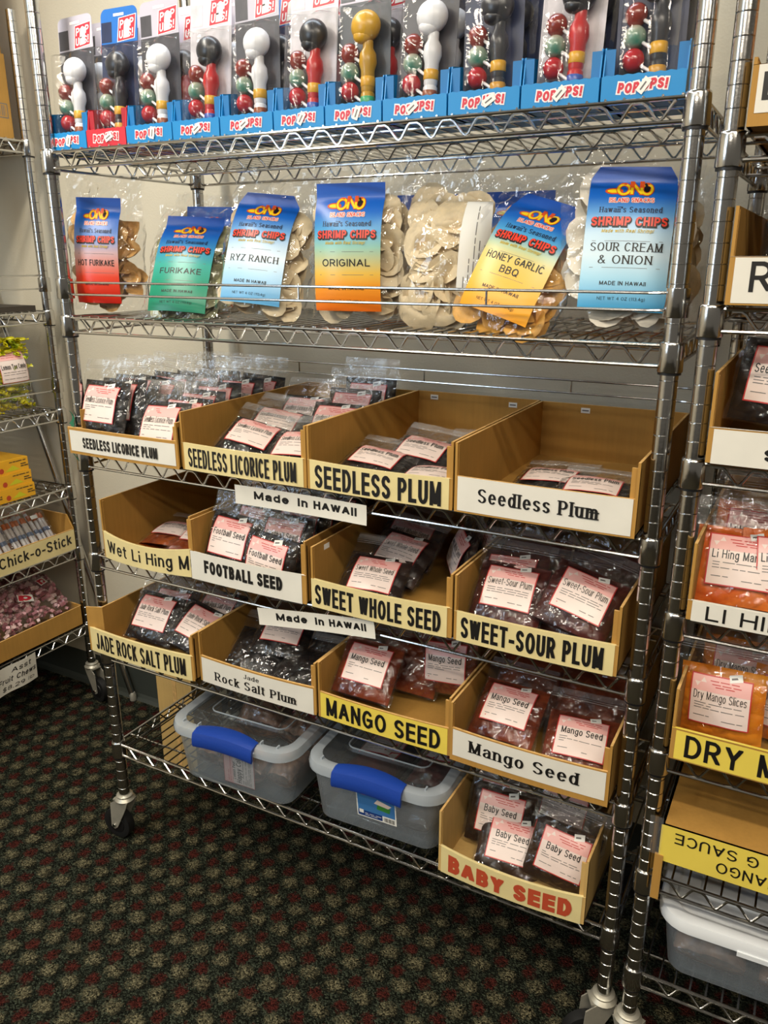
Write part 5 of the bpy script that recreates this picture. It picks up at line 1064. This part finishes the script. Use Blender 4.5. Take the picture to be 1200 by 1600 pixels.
text(m, fn, 'Asst', -.5, 2.0, 2.1, .62, INK, .014, shear=.25, bold=.03); text(m, fn, 'Fruit Chews', -2.3, 2.6, 1.1, .66, INK, .014, shear=.25, bold=.03); text(m, fn, '$8.29', -1.9, .9, .2, .5, INK, .014, shear=.25, bold=.03); text(m, fn, 'lb', 1.4, 2.3, .25, .42, INK, .014, shear=.3)
m.build('paper', t)

# ---------------------------------------------------------------- right rack
gr = 'bins on the right rack'
def paperbin(label, deck, lip, h, paper, texts, X0=48.5, X1=61.5, Yf=-1.6, d=16.5, **kw): return bin_box(label, X0, X1, Yf, deck, h, lip, d, .05, 0, paper=paper, texts=texts, group=gr, **kw)
paperbin('white-fronted bin with a black letter B, highest on the right rack', 50.62, 2.6, 2.9, PAPER, [('B', .02, .12, .42, .45, INK, HV)], pz=(.22, .99), wrap=1)
paperbin('white-labelled RED bin, second from the top on the right rack', 42.62, 2.3, 4.6, PAPER, [('RED', .06, .33, .28, .62, INK, B_)], pz=(.05, .98), wrap=1)
paperbin('white-labelled SEEDLESS bin on the right rack beside the main rack\'s licorice shelf', 34.62, 1.9, 4.7, PAPER, [('SEEDLESS', .2, .9, .2, .36, INK, SLAB)], pz=(.0, .96), wrap=1)
paperbin('white-labelled LI HING bin with orange mango bags on the right rack', 25.62, 1.2, 4.5, PAPER, [('LI HING MANGO', .06, .98, .15, .7, INK, B_)], pz=(.0, 1), wrap=1)
paperbin('yellow-labelled DRY MANGO bin on the right rack', 16.62, 2.1, 4.6, YELLOW, [('DRY', .045, .29, .17, .7, INK, dict(bold=.03)), ('MANGO', .36, .82, .17, .7, INK, dict(bold=.03))], wrap=1)
t = thing('cardboard_bin', 'upside-down bin with upside-down yellow MANGO SAUCE label on the right rack', 'bin', (55, -1.55, 7.72), 0, gr)
m = MB(); w = 6.4; H = 4.2
m.box(-w, w, .0, 16.5, H - .16, H, CARD); m.box(-w, -w + .16, 0, 16.5, 0, H, CARD); m.box(w - .16, w, 0, 16.5, 0, H, CARD); m.box(-w, w, 16.34, 16.5, 0, H, CARD); m.box(-w, w, 0, .16, 1.7, H, CARD); m.box(-w - .2, -w + .3, -.1, .1, -1.3, 2.0, CARD)
m.build('bin_body', t, smooth=False)
p = MB(); fn = lambda x, z, off=0.: (x, -.03 - off, z); ud = lambda x, z, off=0.: (-x, -.045 - off, H + 1.5 - z)
patch(p, fn, -w, w, 1.62, H + .02, YELLOW, 0, 8, 2); patch(p, fn, -w - .7, -w + .1, 2.0, H + .5, TAPE, .05, 2, 2)
text(p, ud, 'G SAUCE', .9, 5.6, 1.8, .75, INK, .0, bold=.015); text(p, ud, 'MANGO', -.4, 3.1, 2.9, .75, INK, .0, bold=.015)
p.build('paper_label', t)
g = 'bags on the right rack'
bag('plum', (51.5, 1.4, 38.9, -.1, .25, .08), 'seedless plum bag in the white SEEDLESS bin on the right rack', g, v=1)
bag('licplain', (54.2, 4.2, 39.0, 0, .2, 0), 'clear bag behind the carded one in the right rack\'s SEEDLESS bin', g)
bag('lihing', (50.7, .9, 28.6, .1, .45, .02), 'orange li hing mango bag at the left of the LI HING bin', g)
bag('lihing', (53.2, 1.3, 28.7, .25, .4, .02), 'orange li hing mango bag second from the left in the LI HING bin', g)
bag('lihing', (51.2, 4.0, 29.2, 0, .3, .02), 'li hing mango bag behind the left one in the LI HING bin', g)
bag('dry', (50.7, .62, 19.75, -.07, .1, -.05), 'orange dry mango slices bag at the left of the DRY MANGO bin', g)
bag('dry', (54.4, 2.0, 19.7, -.25, .15, -.03), 'orange dry mango slices bag at the right of the DRY MANGO bin', g)
bag('dry', (51.5, 4.2, 20.2, 0, .2, 0), 'dry mango slices bag behind the left one in the DRY MANGO bin', g)
bag('footplain', (52, 1.6, 45.8, 0, .3, 0), 'clear bag of dark fruit at the left of the RED bin', g)
bag('footplain', (56.5, 2.0, 45.8, 0, .3, 0), 'clear bag of dark fruit farther along the RED bin', g)
t = thing('snack_bag', 'clear bag of brown snack sticks in the highest right bin', 'bag of snacks', (52, 1.2, 50.85), 0, g)
m = MB(); r = random.Random(8); SN = plain('snack_brown', '#b9772c', .55, noise=.3, nscale=70)
for k in range(46):
    x = r.uniform(-2.6, 2.6); y = r.uniform(-.7, .9); z = r.uniform(.3, 4.2); m.tube([(x, y, z), (x + r.uniform(-.2, .2), y + r.uniform(-.2, .2), z + 1.6), (x + r.uniform(-.4, .4), y, z + 3.0)], .3, SN, 7)
tag(m.build('snack_sticks', t, sharp=2), kind='stuff')
m = MB(); nz = vnoise(91)
for sg in (-1, 1): m.grid(lambda u, v: (u, sg * (1.35 * max(.05, 1 - abs(u / 3.3) ** 4) * max(.06, 1 - (v / 9) ** 4)) + .1 * nz(u * 2, v * 2), v), lins(-3.2, 3.2, 12), lins(0, 9.2, 12), CELLO)
m.build('bag_film', t)
tub('frosted storage box with a white lid on the right rack\'s bottom shelf', 55.0, 7.1, -.3, .03, 12.8, 16, WHITEP, False, None, white=True, hz=4.6)
loose_bag('candy bag at the front left inside the white-lidded box', 52.2, 3.0, .1, 4.6, 5.4, 2.6, 'cola', 41, 'bags in the white-lidded box')
loose_bag('candy bag at the front right inside the white-lidded box', 57.4, 3.0, .1, 4.6, 5.4, 2.3, 'cola', 42, 'bags in the white-lidded box')
for o in list(bpy.data.objects):       # nothing is left over from building the first copies
    if o.location.z < -2 and o.parent is None and o.type == 'EMPTY': bpy.data.objects.remove(o)
